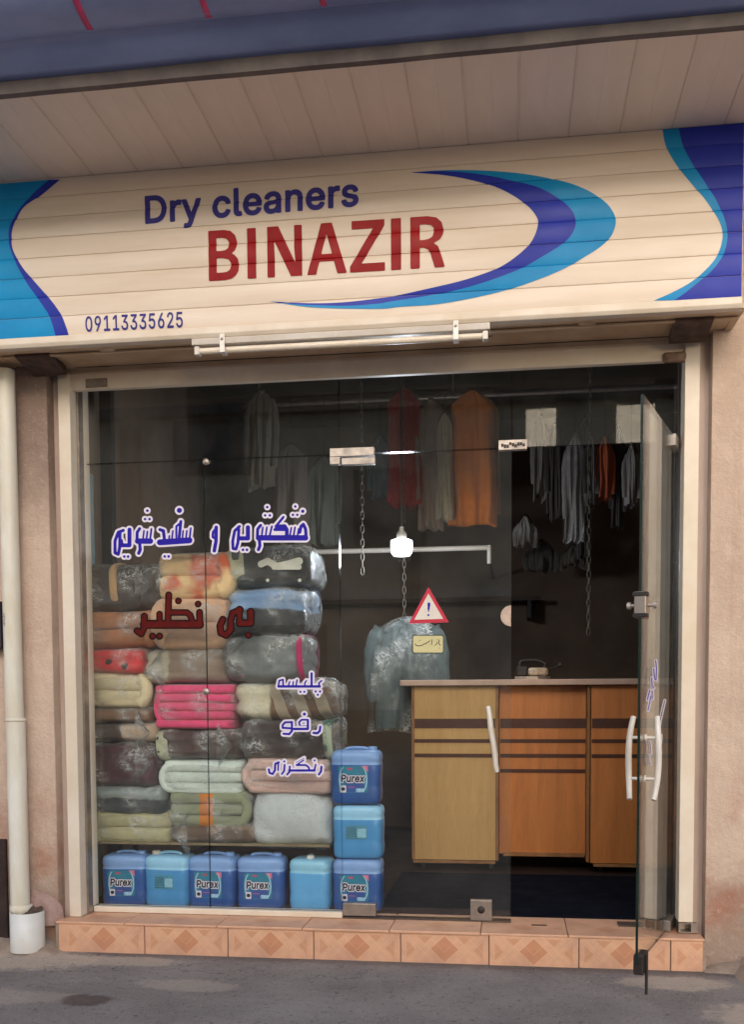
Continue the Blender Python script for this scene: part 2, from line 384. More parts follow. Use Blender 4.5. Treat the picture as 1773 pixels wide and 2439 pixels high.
def cyc(pts, n=6):
    """smooth open curve through 2-D points (Catmull-Rom)"""
    out = []; p = [pts[0]]+list(pts)+[pts[-1]]
    for i in range(1, len(p)-2):
        for k in range(n):
            t = k/n; a, b, c, d = p[i-1], p[i], p[i+1], p[i+2]
            out.append(tuple(.5*((2*b[q])+(-a[q]+c[q])*t+(2*a[q]-5*b[q]+4*c[q]-d[q])*t*t+(-a[q]+3*b[q]-3*c[q]+d[q])*t**3) for q in range(len(pts[0]))))
    out.append(tuple(pts[-1])); return out

# 2-D lettering: strokes grown to a width, turned into one clean outline by marching squares
def stroke_mesh(strokes, grow, cell, place):
    pts = np.array([p for s in strokes for p in s[0]], float); wm = max(s[1] for s in strokes)/2+grow+cell*2
    x0, y0 = pts.min(0)-wm; x1, y1 = pts.max(0)+wm
    nx = int((x1-x0)/cell)+2; ny = int((y1-y0)/cell)+2
    X, Y = np.meshgrid(x0+np.arange(nx)*cell, y0+np.arange(ny)*cell)
    D = np.full(X.shape, 1e9)
    for ps, w in strokes:
        if len(ps) == 1: ps = [ps[0], (ps[0][0]+1e-3, ps[0][1])]
        for (ax, ay), (bx, by) in zip(ps[:-1], ps[1:]):
            dx, dy = bx-ax, by-ay; t = np.clip(((X-ax)*dx+(Y-ay)*dy)/(dx*dx+dy*dy+1e-9), 0, 1)
            D = np.minimum(D, np.hypot(X-ax-t*dx, Y-ay-t*dy)-w/2)
    D -= grow
    vs, fs = march(X, Y, D)
    return [place(*v) for v in vs], fs
def march(X, Y, D):
    ny, nx = X.shape
    vs = []; fs = []
    ins = D < 0
    full = ins[:-1, :-1] & ins[1:, :-1] & ins[:-1, 1:] & ins[1:, 1:]
    anyc = ins[:-1, :-1] | ins[1:, :-1] | ins[:-1, 1:] | ins[1:, 1:]
    for j in range(ny-1):
        i = 0
        while i < nx-1:
            if full[j, i]:
                k = i
                while k < nx-1 and full[j, k]: k += 1
                n = len(vs); vs += [(X[j, i], Y[j, i]), (X[j, k], Y[j, i]), (X[j, k], Y[j+1, i]), (X[j, i], Y[j+1, i])]
                fs.append((n, n+1, n+2, n+3)); i = k
            else:
                if anyc[j, i]:
                    c = [(i, j), (i+1, j), (i+1, j+1), (i, j+1)]; poly = []
                    for q in range(4):
                        a, b = c[q], c[(q+1) % 4]; da, db = D[a[1], a[0]], D[b[1], b[0]]
                        if da < 0: poly.append((X[a[1], a[0]], Y[a[1], a[0]]))
                        if (da < 0) != (db < 0):
                            t = da/(da-db); poly.append((X[a[1], a[0]]*(1-t)+X[b[1], b[0]]*t, Y[a[1], a[0]]*(1-t)+Y[b[1], b[0]]*t))
                    if len(poly) > 2: n = len(vs); vs += poly; fs.append(tuple(range(n, n+len(poly))))
                i += 1
    return vs, fs
def sheet(name, vs, fs, m, parent):
    b = MB(); b.add(vs, fs); return b.obj(name, m, parent)
GLYPH = {
  'Dry cleaners': [[219,0,96,0,96,57,215,57,254,60,288,68,318,81,343,99,363,122,379,149,390,181,397,216,399,255,397,294,390,329,379,361,364,388,344,410,320,428,291,441,258,449,221,452,93,452,93,509,225,509,273,505,315,495,353,478,385,455,412,426,433,391,449,351,458,306,462,255,458,205,449,159,433,119,411,83,384,54,351,31,312,14,268,3],[125,509,125,0,60,0,60,509],[570,0,570,379,629,379,629,321,633,321,641,339,654,354,670,367,688,377,708,383,730,385,746,384,761,384,761,322,747,324,724,326,707,324,691,321,676,315,663,306,652,296,643,284,636,269,632,254,631,237,631,0],[839,-139,853,-86,863,-87,874,-89,885,-90,895,-89,905,-86,913,-81,922,-74,929,-64,936,-51,942,-36,954,-1,809,379,876,379,957,155,965,132,972,109,978,87,997,21,975,21,994,87,1000,110,1007,132,1015,155,1097,379,1163,379,996,-58,987,-77,978,-93,968,-107,957,-119,944,-128,931,-136,916,-141,900,-144,883,-145,856,-143],[1606,-8,1573,-5,1542,3,1515,16,1491,35,1471,58,1454,85,1442,116,1435,150,1432,187,1435,225,1442,260,1454,291,1471,318,1491,341,1515,360,1542,374,1573,382,1606,384,1624,384,1641,381,1658,377,1674,371,1689,364,1703,356,1716,346,1728,335,1738,322,1747,308,1754,293,1760,277,1701,262,1698,272,1694,281,1689,289,1668,311,1660,316,1650,321,1640,325,1630,328,1618,329,1606,330,1582,328,1561,321,1543,310,1528,296,1516,278,1507,258,1500,236,1496,212,1495,187,1496,163,1500,139,1507,117,1516,97,1528,80,1543,66,1561,55,1582,49,1606,46,1618,47,1630,49,1641,52,1651,55,1660,60,1669,66,1677,73,1684,80,1690,89,1695,98,1699,107,1703,117,1761,102,1756,86,1748,70,1740,56,1729,43,1718,32,1705,21,1690,12,1675,5,1659,-1,1642,-5,1624,-7],[1948,-2,1921,0,1900,8,1883,20,1871,37,1864,59,1862,84,1862,509,1923,509,1923,99,1923,83,1926,71,1929,62,1935,57,1944,53,1955,52,1969,53,1979,54,1990,3,1971,-1],[2225,-8,2190,-5,2158,3,2130,16,2106,35,2085,58,2069,85,2057,116,2050,150,2047,187,2050,224,2057,258,2068,290,2085,317,2104,340,2128,359,2155,373,2185,382,2218,384,2239,383,2259,380,2279,374,2298,366,2316,355,2332,341,2347,324,2360,305,2370,282,2378,256,2383,227,2384,194,2384,169,2088,169,2088,221,2351,221,2323,202,2322,226,2318,248,2311,269,2302,286,2290,301,2276,314,2259,323,2240,328,2218,330,2197,328,2177,323,2159,313,2144,301,2132,286,2122,270,2115,251,2111,231,2109,211,2109,178,2111,151,2116,127,2124,106,2135,88,2148,73,2164,61,2183,53,2203,48,2226,46,2240,47,2254,49,2267,53,2279,58,2289,65,2299,73,2307,82,2313,93,2319,105,2378,91,2371,72,2361,55,2348,39,2333,26,2315,14,2296,4,2274,-3,2250,-7],[2592,-9,2569,-7,2547,-3,2526,5,2508,15,2493,29,2480,45,2470,63,2464,84,2462,108,2464,128,2468,146,2475,161,2485,174,2496,184,2510,193,2524,200,2540,206,2557,211,2610,220,2666,227,2679,229,2689,231,2697,235,2703,240,2706,246,2708,255,2708,257,2707,272,2704,285,2699,297,2692,307,2683,315,2672,322,2659,327,2644,330,2628,331,2611,330,2595,327,2581,322,2569,316,2559,309,2550,301,2542,292,2536,283,2532,274,2473,291,2483,313,2496,331,2511,346,2527,358,2546,368,2565,375,2585,380,2606,383,2626,384,2640,384,2655,382,2671,379,2687,375,2703,369,2718,360,2732,350,2744,336,2754,320,2762,301,2767,278,2769,251,2769,0,2709,0,2709,52,2705,52,2699,43,2693,34,2684,25,2674,16,2662,8,2647,1,2631,-4,2613,-7],[2602,45,2624,47,2643,51,2660,59,2674,68,2686,80,2695,93,2702,108,2706,122,2708,138,2708,190,2692,182,2663,176,2632,171,2608,168,2593,166,2580,163,2566,159,2554,153,2544,147,2536,139,2529,130,2525,118,2524,105,2525,93,2528,82,2534,72,2542,64,2551,57,2562,52,2574,48,2588,46],[2950,227,2950,0,2889,0,2889,379,2948,379,2948,287,2939,287,2952,319,2969,344,2988,362,3011,374,3036,382,3064,384,3088,383,3111,377,3131,369,3149,356,3164,340,3177,321,3186,298,3192,271,3193,240,3193,0,3132,0,3132,235,3130,263,3122,286,3109,304,3092,318,3071,326,3046,329,3029,328,3012,324,2997,317,2984,308,2972,297,2963,283,2956,266,2951,248],[3473,-8,3438,-5,3406,3,3378,16,3353,35,3333,58,3317,85,3305,116,3298,150,3295,187,3297,224,3305,258,3316,290,3332,317,3352,340,3376,359,3403,373,3433,382,3466,384,3487,383,3507,380,3527,374,3546,366,3564,355,3580,341,3595,324,3608,305,3618,282,3626,256,3631,227,3632,194,3632,169,3336,169,3336,221,3599,221,3571,202,3569,226,3565,248,3559,269,3549,286,3538,301,3524,314,3507,323,3488,328,3466,330,3444,328,3425,323,3407,313,3392,301,3380,286,3370,270,3363,251,3358,231,3357,211,3357,178,3359,151,3363,127,3371,106,3382,88,3396,73,3412,61,3430,53,3451,48,3473,46,3488,47,3502,49,3515,53,3526,58,3537,65,3546,73,3555,82,3561,93,3567,105,3626,91,3619,72,3609,55,3596,39,3581,26,3563,14,3544,4,3522,-3,3498,-7],[3732,0,3732,379,3792,379,3792,321,3795,321,3804,339,3816,354,3832,367,3851,377,3871,383,3893,385,3909,384,3923,384,3923,322,3910,324,3887,326,3870,324,3854,321,3839,315,3826,306,3815,296,3806,284,3799,269,3795,254,3794,237,3794,0],[4136,-8,4111,-7,4087,-3,4066,3,4047,12,4030,24,4016,38,4004,54,3995,73,3990,94,4048,107,4055,87,4065,72,4078,60,4095,52,4114,47,4135,45,4160,47,4181,53,4198,62,4212,74,4219,88,4222,103,4220,115,4216,126,4208,136,4197,144,4183,150,4166,155,4103,170,4072,180,4046,192,4026,208,4012,227,4004,249,4001,274,4003,295,4009,314,4019,332,4033,347,4049,360,4069,370,4091,378,4115,383,4141,384,4166,383,4188,379,4208,372,4225,363,4240,352,4253,339,4263,324,4272,308,4278,290,4222,277,4216,291,4208,304,4197,316,4182,325,4164,331,4141,333,4120,331,4101,326,4085,317,4073,305,4065,292,4063,277,4064,264,4069,253,4078,243,4090,235,4106,229,4126,223,4183,209,4215,200,4241,187,4260,171,4274,153,4282,131,4285,107,4283,85,4277,65,4266,47,4252,31,4235,18,4214,6,4190,-2,4164,-7]],
  'BINAZIR': [[0,0,233,0,319,18,379,60,413,120,422,200,405,290,357,345,319,365,370,410,392,470,396,530,370,620,310,680,215,700,0,700],[108,105,108,310,198,310,276,290,310,240,314,200,301,145,258,112,207,105],[108,410,108,595,189,595,250,580,284,540,289,500,276,445,233,415,189,410],[541,0,660,0,660,700,541,700],[819,0,919,0,916,330,907,520,910,520,1142,0,1294,0,1294,700,1191,700,1191,400,1204,180,1200,180,971,700,819,700],[1365,0,1485,0,1532,175,1731,175,1777,0,1902,0,1703,700,1559,700],[1555,275,1631,560,1708,275],[1949,0,2417,0,2417,110,2100,110,2412,620,2412,700,1973,700,1973,590,2261,590,1949,75],[2501,0,2633,0,2633,700,2501,700],[2760,0,2882,0,2882,280,2936,280,2994,255,3028,190,3082,0,3214,0,3151,210,3121,290,3063,330,3151,380,3190,450,3194,520,3170,610,3102,675,2985,700,2760,700],[2882,380,2882,595,2965,595,3033,580,3068,540,3072,490,3053,420,3004,390,2946,380]],
  '09113335625': [[227,-7,174,1,130,24,95,62,69,113,53,178,48,254,53,330,69,395,95,447,130,484,174,508,227,516,279,508,323,484,358,447,384,395,400,330,405,254,400,178,384,113,359,62,323,24,279,1],[227,50,261,56,290,74,313,103,330,144,340,194,344,254,340,314,330,365,313,405,290,435,261,453,227,460,192,453,163,435,140,405,123,365,113,314,109,254,113,194,123,144,140,103,163,74,192,56],[709,516,754,510,793,494,826,468,851,434,867,393,872,347,868,309,856,270,833,224,798,168,683,0,613,0,785,248,790,248,782,234,771,221,756,210,740,202,721,196,701,195,658,199,620,214,589,237,566,269,551,307,547,352,552,397,568,436,593,469,626,494,665,510],[709,460,682,457,657,446,637,429,621,407,612,381,608,352,612,322,621,295,637,274,657,257,682,247,709,243,737,247,762,257,782,273,797,295,807,321,810,350,807,381,797,407,782,429,762,446,737,457],[1043,0,1043,55,1357,55,1357,0],[1242,509,1242,0,1178,0,1178,448,1175,448,1052,358,1052,427,1164,509],[1526,0,1526,55,1840,55,1840,0],[1725,509,1725,0,1662,0,1662,448,1658,448,1535,358,1535,427,1648,509],[2150,-7,2106,-3,2065,10,2030,30,2002,57,1984,91,1976,132,2041,132,2047,107,2059,87,2076,71,2097,59,2123,52,2151,50,2181,53,2207,61,2230,74,2247,93,2258,116,2261,145,2258,172,2248,196,2231,217,2207,234,2174,244,2133,248,2089,248,2089,299,2220,448,2220,452,2002,452,2002,509,2305,509,2305,461,2144,278,2144,289,2196,288,2241,276,2276,253,2303,222,2320,186,2325,145,2320,103,2303,66,2276,36,2241,12,2199,-2],[2633,-7,2589,-3,2548,10,2513,30,2485,57,2467,91,2459,132,2525,132,2530,107,2542,87,2559,71,2581,59,2606,52,2634,50,2664,53,2690,61,2713,74,2730,93,2741,116,2744,145,2741,172,2731,196,2714,217,2690,234,2657,244,2616,248,2572,248,2572,299,2703,448,2703,452,2485,452,2485,509,2788,509,2788,461,2627,278,2627,289,2679,288,2724,276,2760,253,2786,222,2803,186,2808,145,2803,103,2786,66,2759,36,2724,12,2682,-2],[3116,-7,3072,-3,3031,10,2996,30,2968,57,2950,91,2942,132,3008,132,3013,107,3025,87,3042,71,3064,59,3089,52,3117,50,3147,53,3173,61,3196,74,3213,93,3224,116,3227,145,3224,172,3214,196,3197,217,3173,234,3141,244,3099,248,3055,248,3055,299,3186,448,3186,452,2968,452,2968,509,3271,509,3271,461,3110,278,3110,289,3162,288,3207,276,3243,253,3269,222,3286,186,3291,145,3286,103,3269,66,3242,36,3207,12,3165,-2],[3603,-7,3560,-2,3521,11,3489,32,3464,60,3448,93,3441,130,3504,130,3509,108,3519,89,3535,73,3555,60,3577,52,3603,50,3632,53,3658,64,3679,82,3695,104,3706,131,3709,162,3706,193,3695,221,3678,244,3656,262,3629,273,3599,277,3574,275,3549,268,3527,258,3509,246,3449,253,3477,509,3748,509,3748,452,3532,452,3515,301,3518,301,3536,315,3559,325,3584,331,3611,334,3644,330,3675,321,3703,306,3726,285,3746,260,3760,231,3769,199,3772,163,3767,117,3750,76,3724,41,3690,15,3649,-1],[4091,-7,4046,-1,4007,15,3974,40,3949,74,3933,115,3928,162,3932,199,3944,239,3967,285,4002,340,4117,509,4186,509,4015,261,4010,261,4018,275,4030,288,4044,299,4060,307,4079,312,4099,314,4143,309,4180,295,4211,271,4234,240,4248,201,4253,157,4248,112,4232,73,4207,39,4174,14,4135,-2],[4091,48,4119,52,4143,63,4163,79,4179,101,4189,128,4192,157,4189,187,4179,213,4163,235,4143,251,4119,262,4091,265,4063,262,4038,252,4018,235,4002,214,3993,188,3989,158,3993,128,4002,102,4018,79,4038,63,4063,52],[4411,0,4411,47,4582,229,4608,257,4630,282,4646,305,4658,327,4665,348,4668,371,4665,397,4655,419,4640,436,4621,449,4597,457,4571,460,4543,457,4520,447,4501,433,4486,413,4477,390,4475,362,4413,362,4418,405,4434,442,4458,473,4491,496,4529,511,4572,516,4616,511,4653,497,4685,474,4709,445,4724,411,4729,372,4726,345,4718,318,4705,290,4683,259,4654,223,4614,180,4500,60,4500,57,4737,57,4737,0],[5052,-7,5009,-2,4971,11,4938,32,4913,60,4897,93,4890,130,4953,130,4958,108,4968,89,4984,73,5004,60,5027,52,5052,50,5081,53,5107,64,5128,82,5145,104,5155,131,5158,162,5155,193,5144,221,5127,244,5105,262,5079,273,5048,277,5023,275,4998,268,4976,258,4959,246,4898,253,4926,509,5197,509,5197,452,4981,452,4964,301,4967,301,4985,315,5008,325,5033,331,5060,334,5093,330,5124,321,5152,306,5176,285,5195,260,5209,231,5218,199,5221,163,5216,117,5199,76,5173,41,5139,15,5098,-1]],
  'D': [[219,0,96,0,96,57,215,57,318,81,379,149,399,255,379,361,320,428,221,452,93,452,93,509,225,509,353,478,433,391,462,255,433,119,351,31],[125,509,125,0,60,0,60,509]],
  'B': [[0,0,125,0,125,700,0,700]],
  '0': [[227,-7,174,1,130,24,95,62,69,113,53,178,48,254,53,330,69,395,95,447,130,484,174,508,227,516,279,508,323,484,358,447,384,395,400,330,405,254,400,178,384,113,359,62,323,24,279,1],[227,50,261,56,290,74,313,103,330,144,340,194,344,254,340,314,330,365,313,405,290,435,261,453,227,460,192,453,163,435,140,405,123,365,113,314,109,254,113,194,123,144,140,103,163,74,192,56]],
  'Purex': [[60,0,121,509,296,509,349,503,391,487,421,462,441,430,451,391,450,348,440,304,422,265,394,233,357,207,312,191,258,186,132,186,138,242,262,242,298,246,328,256,351,272,368,294,380,319,386,348,387,376,381,402,369,423,349,439,322,449,286,452,179,452,125,0],[641,-5,606,-1,576,11,552,31,536,59,528,95,529,139,558,379,619,379,591,144,592,105,605,75,631,56,666,50,692,53,716,62,737,77,755,97,767,122,774,153,801,379,862,379,817,0,758,0,769,92,778,92,751,47,719,17,682,0],[937,0,983,379,1042,379,1035,321,1038,321,1056,347,1081,367,1111,380,1144,385,1160,384,1174,384,1167,322,1153,324,1131,326,1105,323,1081,315,1061,301,1044,284,1033,262,1027,237,998,0],[1370,-8,1319,-2,1278,16,1246,46,1225,85,1214,132,1215,187,1227,242,1249,290,1279,329,1317,359,1361,378,1410,384,1440,382,1469,374,1496,361,1519,341,1537,315,1550,282,1555,242,1553,194,1550,169,1254,169,1260,221,1523,221,1493,202,1494,237,1489,269,1477,294,1459,314,1434,326,1403,330,1371,326,1343,313,1319,294,1300,270,1287,241,1280,211,1276,178,1275,139,1282,106,1296,80,1317,61,1344,50,1377,46,1399,48,1419,53,1437,61,1453,73,1466,88,1477,105,1535,91,1520,63,1498,39,1472,19,1442,4,1407,-5],[1598,0,1775,218,1769,171,1652,379,1723,379,1762,306,1787,253,1810,206,1778,206,1795,229,1810,253,1827,279,1847,306,1905,379,1975,379,1806,169,1812,214,1935,0,1864,0,1819,85,1794,136,1772,182,1804,182,1772,136,1756,112,1736,85,1669,0]],
}
def textmesh(key, off=0.0, cell=.012):
    """letter outlines (1/1000 em), thickened by off, as clean flat polygons"""
    cs = [np.array(c, float).reshape(-1, 2)/1000 for c in GLYPH[key]]
    A = np.concatenate(cs); B = np.concatenate([np.roll(c, -1, 0) for c in cs])
    mg = abs(off)+cell*2; x0, y0 = A.min(0)-mg; x1, y1 = A.max(0)+mg
    nx = int((x1-x0)/cell)+2; ny = int((y1-y0)/cell)+2
    X, Y = np.meshgrid(x0+np.arange(nx)*cell, y0+np.arange(ny)*cell)
    D = np.full(X.shape, 1e9); Wn = np.zeros(X.shape)
    for (ax, ay), (bx, by) in zip(A, B):
        dx, dy = bx-ax, by-ay; t = np.clip(((X-ax)*dx+(Y-ay)*dy)/(dx*dx+dy*dy+1e-12), 0, 1)
        D = np.minimum(D, np.hypot(X-ax-t*dx, Y-ay-t*dy))
        if ay != by:
            up_ = (ay <= Y) & (Y < by); dn_ = (by <= Y) & (Y < ay); side = (bx-ax)*(Y-ay)-(X-ax)*(by-ay)
            Wn += np.where(up_ & (side > 0), 1, 0)-np.where(dn_ & (side < 0), 1, 0)
    D = np.where(Wn != 0, -D, D)-off
    vs, fs = march(X, Y, D)
    xs = [v[0] for v in vs]; ys = [v[1] for v in vs]
    return vs, fs, (min(xs), max(xs), min(ys), max(ys))

W = 2.84; ZF = .20; ZG = .055; ZL = 2.69
YG = .06                                        # glass plane

# ================================================================== SETTING
# ground
b = MB(); n = 60
b.box(-60, 60, -60, 30, ZG-.4, ZG); ground = structure(b.obj('asphalt_ground', ASPHALT))
# pebbles and grit
b = MB(); rnd = random.Random(3)
for i in range(2600):
    x = rnd.uniform(-.9, 3.6); y = -.2-abs(rnd.gauss(0, .45)); r = rnd.uniform(.0015, .0042)
    if rnd.random() < .4: x = rnd.choice((rnd.gauss(-.1, .25), rnd.gauss(2.9, .25))); y = -.28-abs(rnd.gauss(0, .12))
    q = rnd.random()*6
    b.add([(x+r*math.cos(q+k*2.1), y+r*math.sin(q+k*2.1), ZG-.001) for k in range(3)]+[(x, y, ZG+r)], [(0, 1, 3), (1, 2, 3), (2, 0, 3)])
tag(b.obj('grit', mat('pale grit', 'a39488', '7b6d64', 20, .9)), 'pale grit scattered over the asphalt in front of the step', 'grit', kind='stuff')

# shop wall: plaster piers either side, wall above
LX = P(124, 1500, -.12).x; RX = P(1690, 1500, -.12).x
wall = thing('shop_wall', (1.4, -.12, ZG), 'pink plastered shop wall with grimy foot around the glazed shop front', 'wall')
b = MB().box(-6, LX, -.12, .12, ZG-.05, 5.2); b.obj('plaster_pier', PLASTER, wall)
b = MB().box(RX, 9, -.12, .12, ZG-.05, 5.2); b.obj('plaster_pier', PLASTER, wall)
b = MB().box(LX, RX, -.03, .12, 2.95, 5.2); b.obj('upper_wall', PLASTER, wall)
REV = mat('grey painted reveal', 'c6b6ac', 'b0998c', 3, .8, bmp=.25, stretch=(2, 1, .4))
MB().box(LX+.001, P(166, 2182, -.085).x-.002, -.055, .1, ZF-.1, 2.9).obj('reveal_strip', REV, wall)
MB().box(P(1651, 2200, -.085).x+.002, RX-.001, -.055, .1, ZF-.1, 2.9).obj('reveal_strip', REV, wall)
# grout strip at the reveal foot
def lump(x0, x1, y0, y1, z0, z1, seed, nx=14, ny=5):
    vs = []; fs = []
    for j in range(ny+1):
        for i in range(nx+1):
            x = x0+(x1-x0)*i/nx; t = j/ny; k = noise.noise(Vector((x*9, j*.7, seed)))
            vs.append((x, y1+(y0-y1)*t*(1+.35*k), (z1*(1-t*t)+z0*t*t+.012*k-z0)*max(0, min(1, 6*i/nx, 6*(nx-i)/nx))+z0))
    for j in range(ny):
        for i in range(nx): a = j*(nx+1)+i; fs.append((a, a+1, a+nx+2, a+nx+1))
    return vs, fs
CEM = mat('rough cement', 'a08f80', '8a7869', 14, .95, bmp=.6, bscale=50, bdist=.01)
b = MB(); b.smooth = True; b.add(*lump(-.62, -.0, -.30, -.12, ZG-.01, ZG+.05, 3)); b.add(*lump(RX-.05, RX+.7, -.22, -.12, ZG-.01, ZG+.035, 8))
b.obj('cement_skirt', CEM, wall)

# ---- step
SY = G(953, 2215, ZF).y
step = thing('entrance_step', (1.4, SY, ZG), 'low step faced with orange patterned tiles below the shop front', 'step')
MB().box(LX+.002, RX-.002, SY+.012, .3, ZG-.1, ZF-.014).obj('step_core', CEM, step)
jx = [G(a, 2190+(a-357)*.043, ZF).x for a in (357, 549, 749, 954, 1165, 1382, 1606)]
xs = [LX+.02]+jx+[RX-.015]
rnd = random.Random(5)
for i in range(len(xs)-1):
    w = xs[i+1]-xs[i]; c = (xs[i]+xs[i+1])/2
    pat = c if i not in (0, len(xs)-2) else (xs[1]-.2 if i == 0 else xs[-2]+.2)
    b = MB(); b.box(xs[i]+.002, xs[i+1]-.002, SY+rnd.uniform(-.002, .002), SY+.011, ZG-.06, ZF-.012)
    o = b.obj('tile', TILEF, step, .003)
    o.data.transform(Matrix.Translation(-(Vector((pat, SY, (ZG+ZF)/2))-wloc(step)))); o.location = Vector((pat, SY, (ZG+ZF)/2))-wloc(step)
    if i == 3 or i == 5: o.rotation_euler.y = R(rnd.uniform(-.25, .25))
ty = [G(a, 2185+(a-357)*.045, ZF).x for a in (320, 530, 727, 930, 1145, 1355, 1560)]
xt = [LX+.01]+ty+[RX-.01]
for i in range(len(xt)-1):
    c = (xt[i]+xt[i+1])/2
    b = MB(); b.box(xt[i]+.0015, xt[i+1]-.0015, SY-.006+rnd.uniform(-.002, .002), YG+.1, ZF-.012, ZF+rnd.uniform(-.001, .001))
    o = b.obj('tread_tile', TILET, step, .003)
    o.data.transform(Matrix.Translation(-(Vector((c, SY+.13, ZF))-wloc(step)))); o.location = Vector((c, SY+.13, ZF))-wloc(step)

# ---- interior room
RD = 3.3
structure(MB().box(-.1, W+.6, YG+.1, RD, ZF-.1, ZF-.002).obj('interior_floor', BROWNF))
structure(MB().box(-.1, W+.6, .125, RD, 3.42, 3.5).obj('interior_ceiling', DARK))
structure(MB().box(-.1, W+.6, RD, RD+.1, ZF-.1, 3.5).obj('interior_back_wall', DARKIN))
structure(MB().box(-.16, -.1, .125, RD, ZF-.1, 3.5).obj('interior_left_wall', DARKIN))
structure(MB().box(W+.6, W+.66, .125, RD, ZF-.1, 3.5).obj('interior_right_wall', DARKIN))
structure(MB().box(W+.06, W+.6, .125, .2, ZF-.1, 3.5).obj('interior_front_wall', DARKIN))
# pale blue panel and dark upright at the left
zb = P(210, 1112, .25).z
p1 = MB().box(-.098, -.085, .13, .42, ZF, zb).obj('wall_panel', BLUEW); tag(p1, 'pale blue board fixed to the left inside wall behind the glass', 'panel')
xa = P(240, 1200, .45).x; xb = P(268, 1200, .45).x
p2 = MB().box(xa, xb, .45, .5, ZF, 3.2).obj('upright_post', DARK, None, .004); tag(p2, 'dark upright post behind the pile of bagged blankets', 'post')

# ================================================================== ROOF EAVE
ZS_ = 3.4845; YE = -.9158
eave = thing('roof_eave', (1.4, YE, ZS_), 'projecting roof eave with plank soffit and blue grey metal gutter', 'roof')
pw = .2006
x0 = G(568, 180, ZS_).x; x0 -= math.ceil((x0+2.2)/pw)*pw
def soffit_plank():
    pr = [(0.0015, .002), (.004, 0), (pw/2-.004, 0), (pw/2, .0012), (pw/2+.004, 0), (pw-.004, 0), (pw-.0015, .002), (pw-.0015, .014), (.0015, .014)]
    return MB().prism([(x0+a, ZS_+c) for a, c in pr], YE-.02, -.30, 'y')
pl = soffit_plank().obj('soffit_plank', SOFFIT, eave)
bd = MB().prism([(x0-.0045, ZS_-.0004), (x0-.0025, ZS_-.0035), (x0+.0025, ZS_-.0035), (x0+.0045, ZS_-.0004)], YE-.018, -.39, 'y').obj('joint_bead', SHUT, eave)
for k in range(1, 34):
    for o_ in (pl, bd): c = o_.copy(); COL.objects.link(c); c.location.x += k*pw
MB().box(-4, 7, YE-.02, -.125, ZS_+.016, ZS_+.05).obj('roof_deck', DARK, eave)
# dark trim, then a rolled gutter above and in front
b = MB()
xx = -3.2
prof = []
for i in range(120):
    prof.append((xx, .004*noise.noise(Vector((xx*2.3, 0, 1)))+.006*noise.noise(Vector((xx*.9, 3, 1))))); xx += .065
vs = []; fs = []
zt = lambda px, py, Y: P(px, py, Y).z
for i, (x, dz) in enumerate(prof):
    vs += [(x, YE-.021, ZS_-.012+dz), (x, YE-.045, ZS_-.010+dz), (x, YE-.05, ZS_+.05+dz), (x, YE-.021, ZS_+.05)]
for i in range(len(prof)-1):
    a = i*4; fs += [(a, a+4, a+5, a+1), (a+1, a+5, a+6, a+2), (a+3, a+7, a+4, a)]
b.smooth = False; b.add(vs, fs); b.obj('drip_trim', EAVE, eave)
# gutter: flat strip then half round belly then upper face
gp = [(YE-.048, ZS_+.035), (YE-.075, ZS_+.042), (YE-.13, ZS_+.075), (YE-.16, ZS_+.105)]
for k in range(11):
    q = math.pi*(1.0-k/10*.95); gp.append((YE-.27+.10*math.cos(q)*-1*(-1), ZS_+.14-.062*math.sin(q)))
gp = gp[:4]+[(YE-.165-.11*(1-math.cos(t)), ZS_+.105-.035*math.sin(t)*1.0+.11*(t/3.0)**2) for t in [k*.3 for k in range(1, 11)]]
vs = []; fs = []; n = len(gp)
for i in range(90):
    x = -3.2+i*.09
    for k, (y, z) in enumerate(gp):
        w = .004*noise.noise(Vector((x*1.3, k*.5, 4)))
        vs.append((x, y+w, z+w))
for i in range(89):
    for k in range(n-1): a = i*n+k; fs.append((a, a+n, a+n+1, a+1))
b = MB(); b.smooth = True; b.add(vs, fs); g = b.obj('gutter', GUTTER, eave)
sm = g.modifiers.new('thick', 'SOLIDIFY'); sm.thickness = .003; sm.offset = 1
# magenta straps round the gutter
for px_, py_ in ((200, 60), (487, 30), (765, 5)):
    c = P(px_, py_, YE-.24).x
    vs = []; fs = []
    for k, (y, z) in enumerate(gp[4:]):
        vs += [(c-.011, y-.003, z-.004), (c+.011, y-.003, z-.004)]
    for k in range(len(gp[4:])-1): fs.append((2*k, 2*k+1, 2*k+3, 2*k+2))
    b = MB(); b.smooth = True; b.add(vs, fs); o = b.obj('gutter_strap', PINK, eave)
    s2 = o.modifiers.new('thick', 'SOLIDIFY'); s2.thickness = .004

# ================================================================== ROLLER SHUTTER WITH SIGN
YS = -.38; Z0 = 2.8182
shut = thing('roller_shutter', (1.4, YS, Z0), 'cream roller shutter box carrying the dry cleaners sign, with side guide rails', 'shutter')
XL, XR = -1.2, P(1768, 720, YS).x
SH = .0842; NS = 8
def yprof(z):
    t = ((z-Z0)/SH) % 1.0
    d = min(t, 1-t)
    y = -.0030*(4*t*(1-t))**.8 - .002*(t)
    if d < .03: y += .003*(1-d/.03)
    return YS+y+.004
keys = [0, .03, .12, .25, .4, .55, .7, .82, .91, .97]
for k in range(NS):
    zs = [Z0+SH*(k+t) for t in keys]+[Z0+SH*(k+1)-1e-5]
    poly = [(yprof(z+1e-6), z) for z in zs]; poly += [(YS+.018, zs[-1]), (YS+.018, zs[0])]
    if zs[-1] > ZS_: poly = [(y, min(z, ZS_-.002)) for y, z in poly]
    b = MB().prism(poly, XL, XR, 'x'); b.obj('slat', SHUT, shut)
allz = sorted(set(round(Z0+SH*(k+t), 6) for k in range(NS+1) for t in keys))
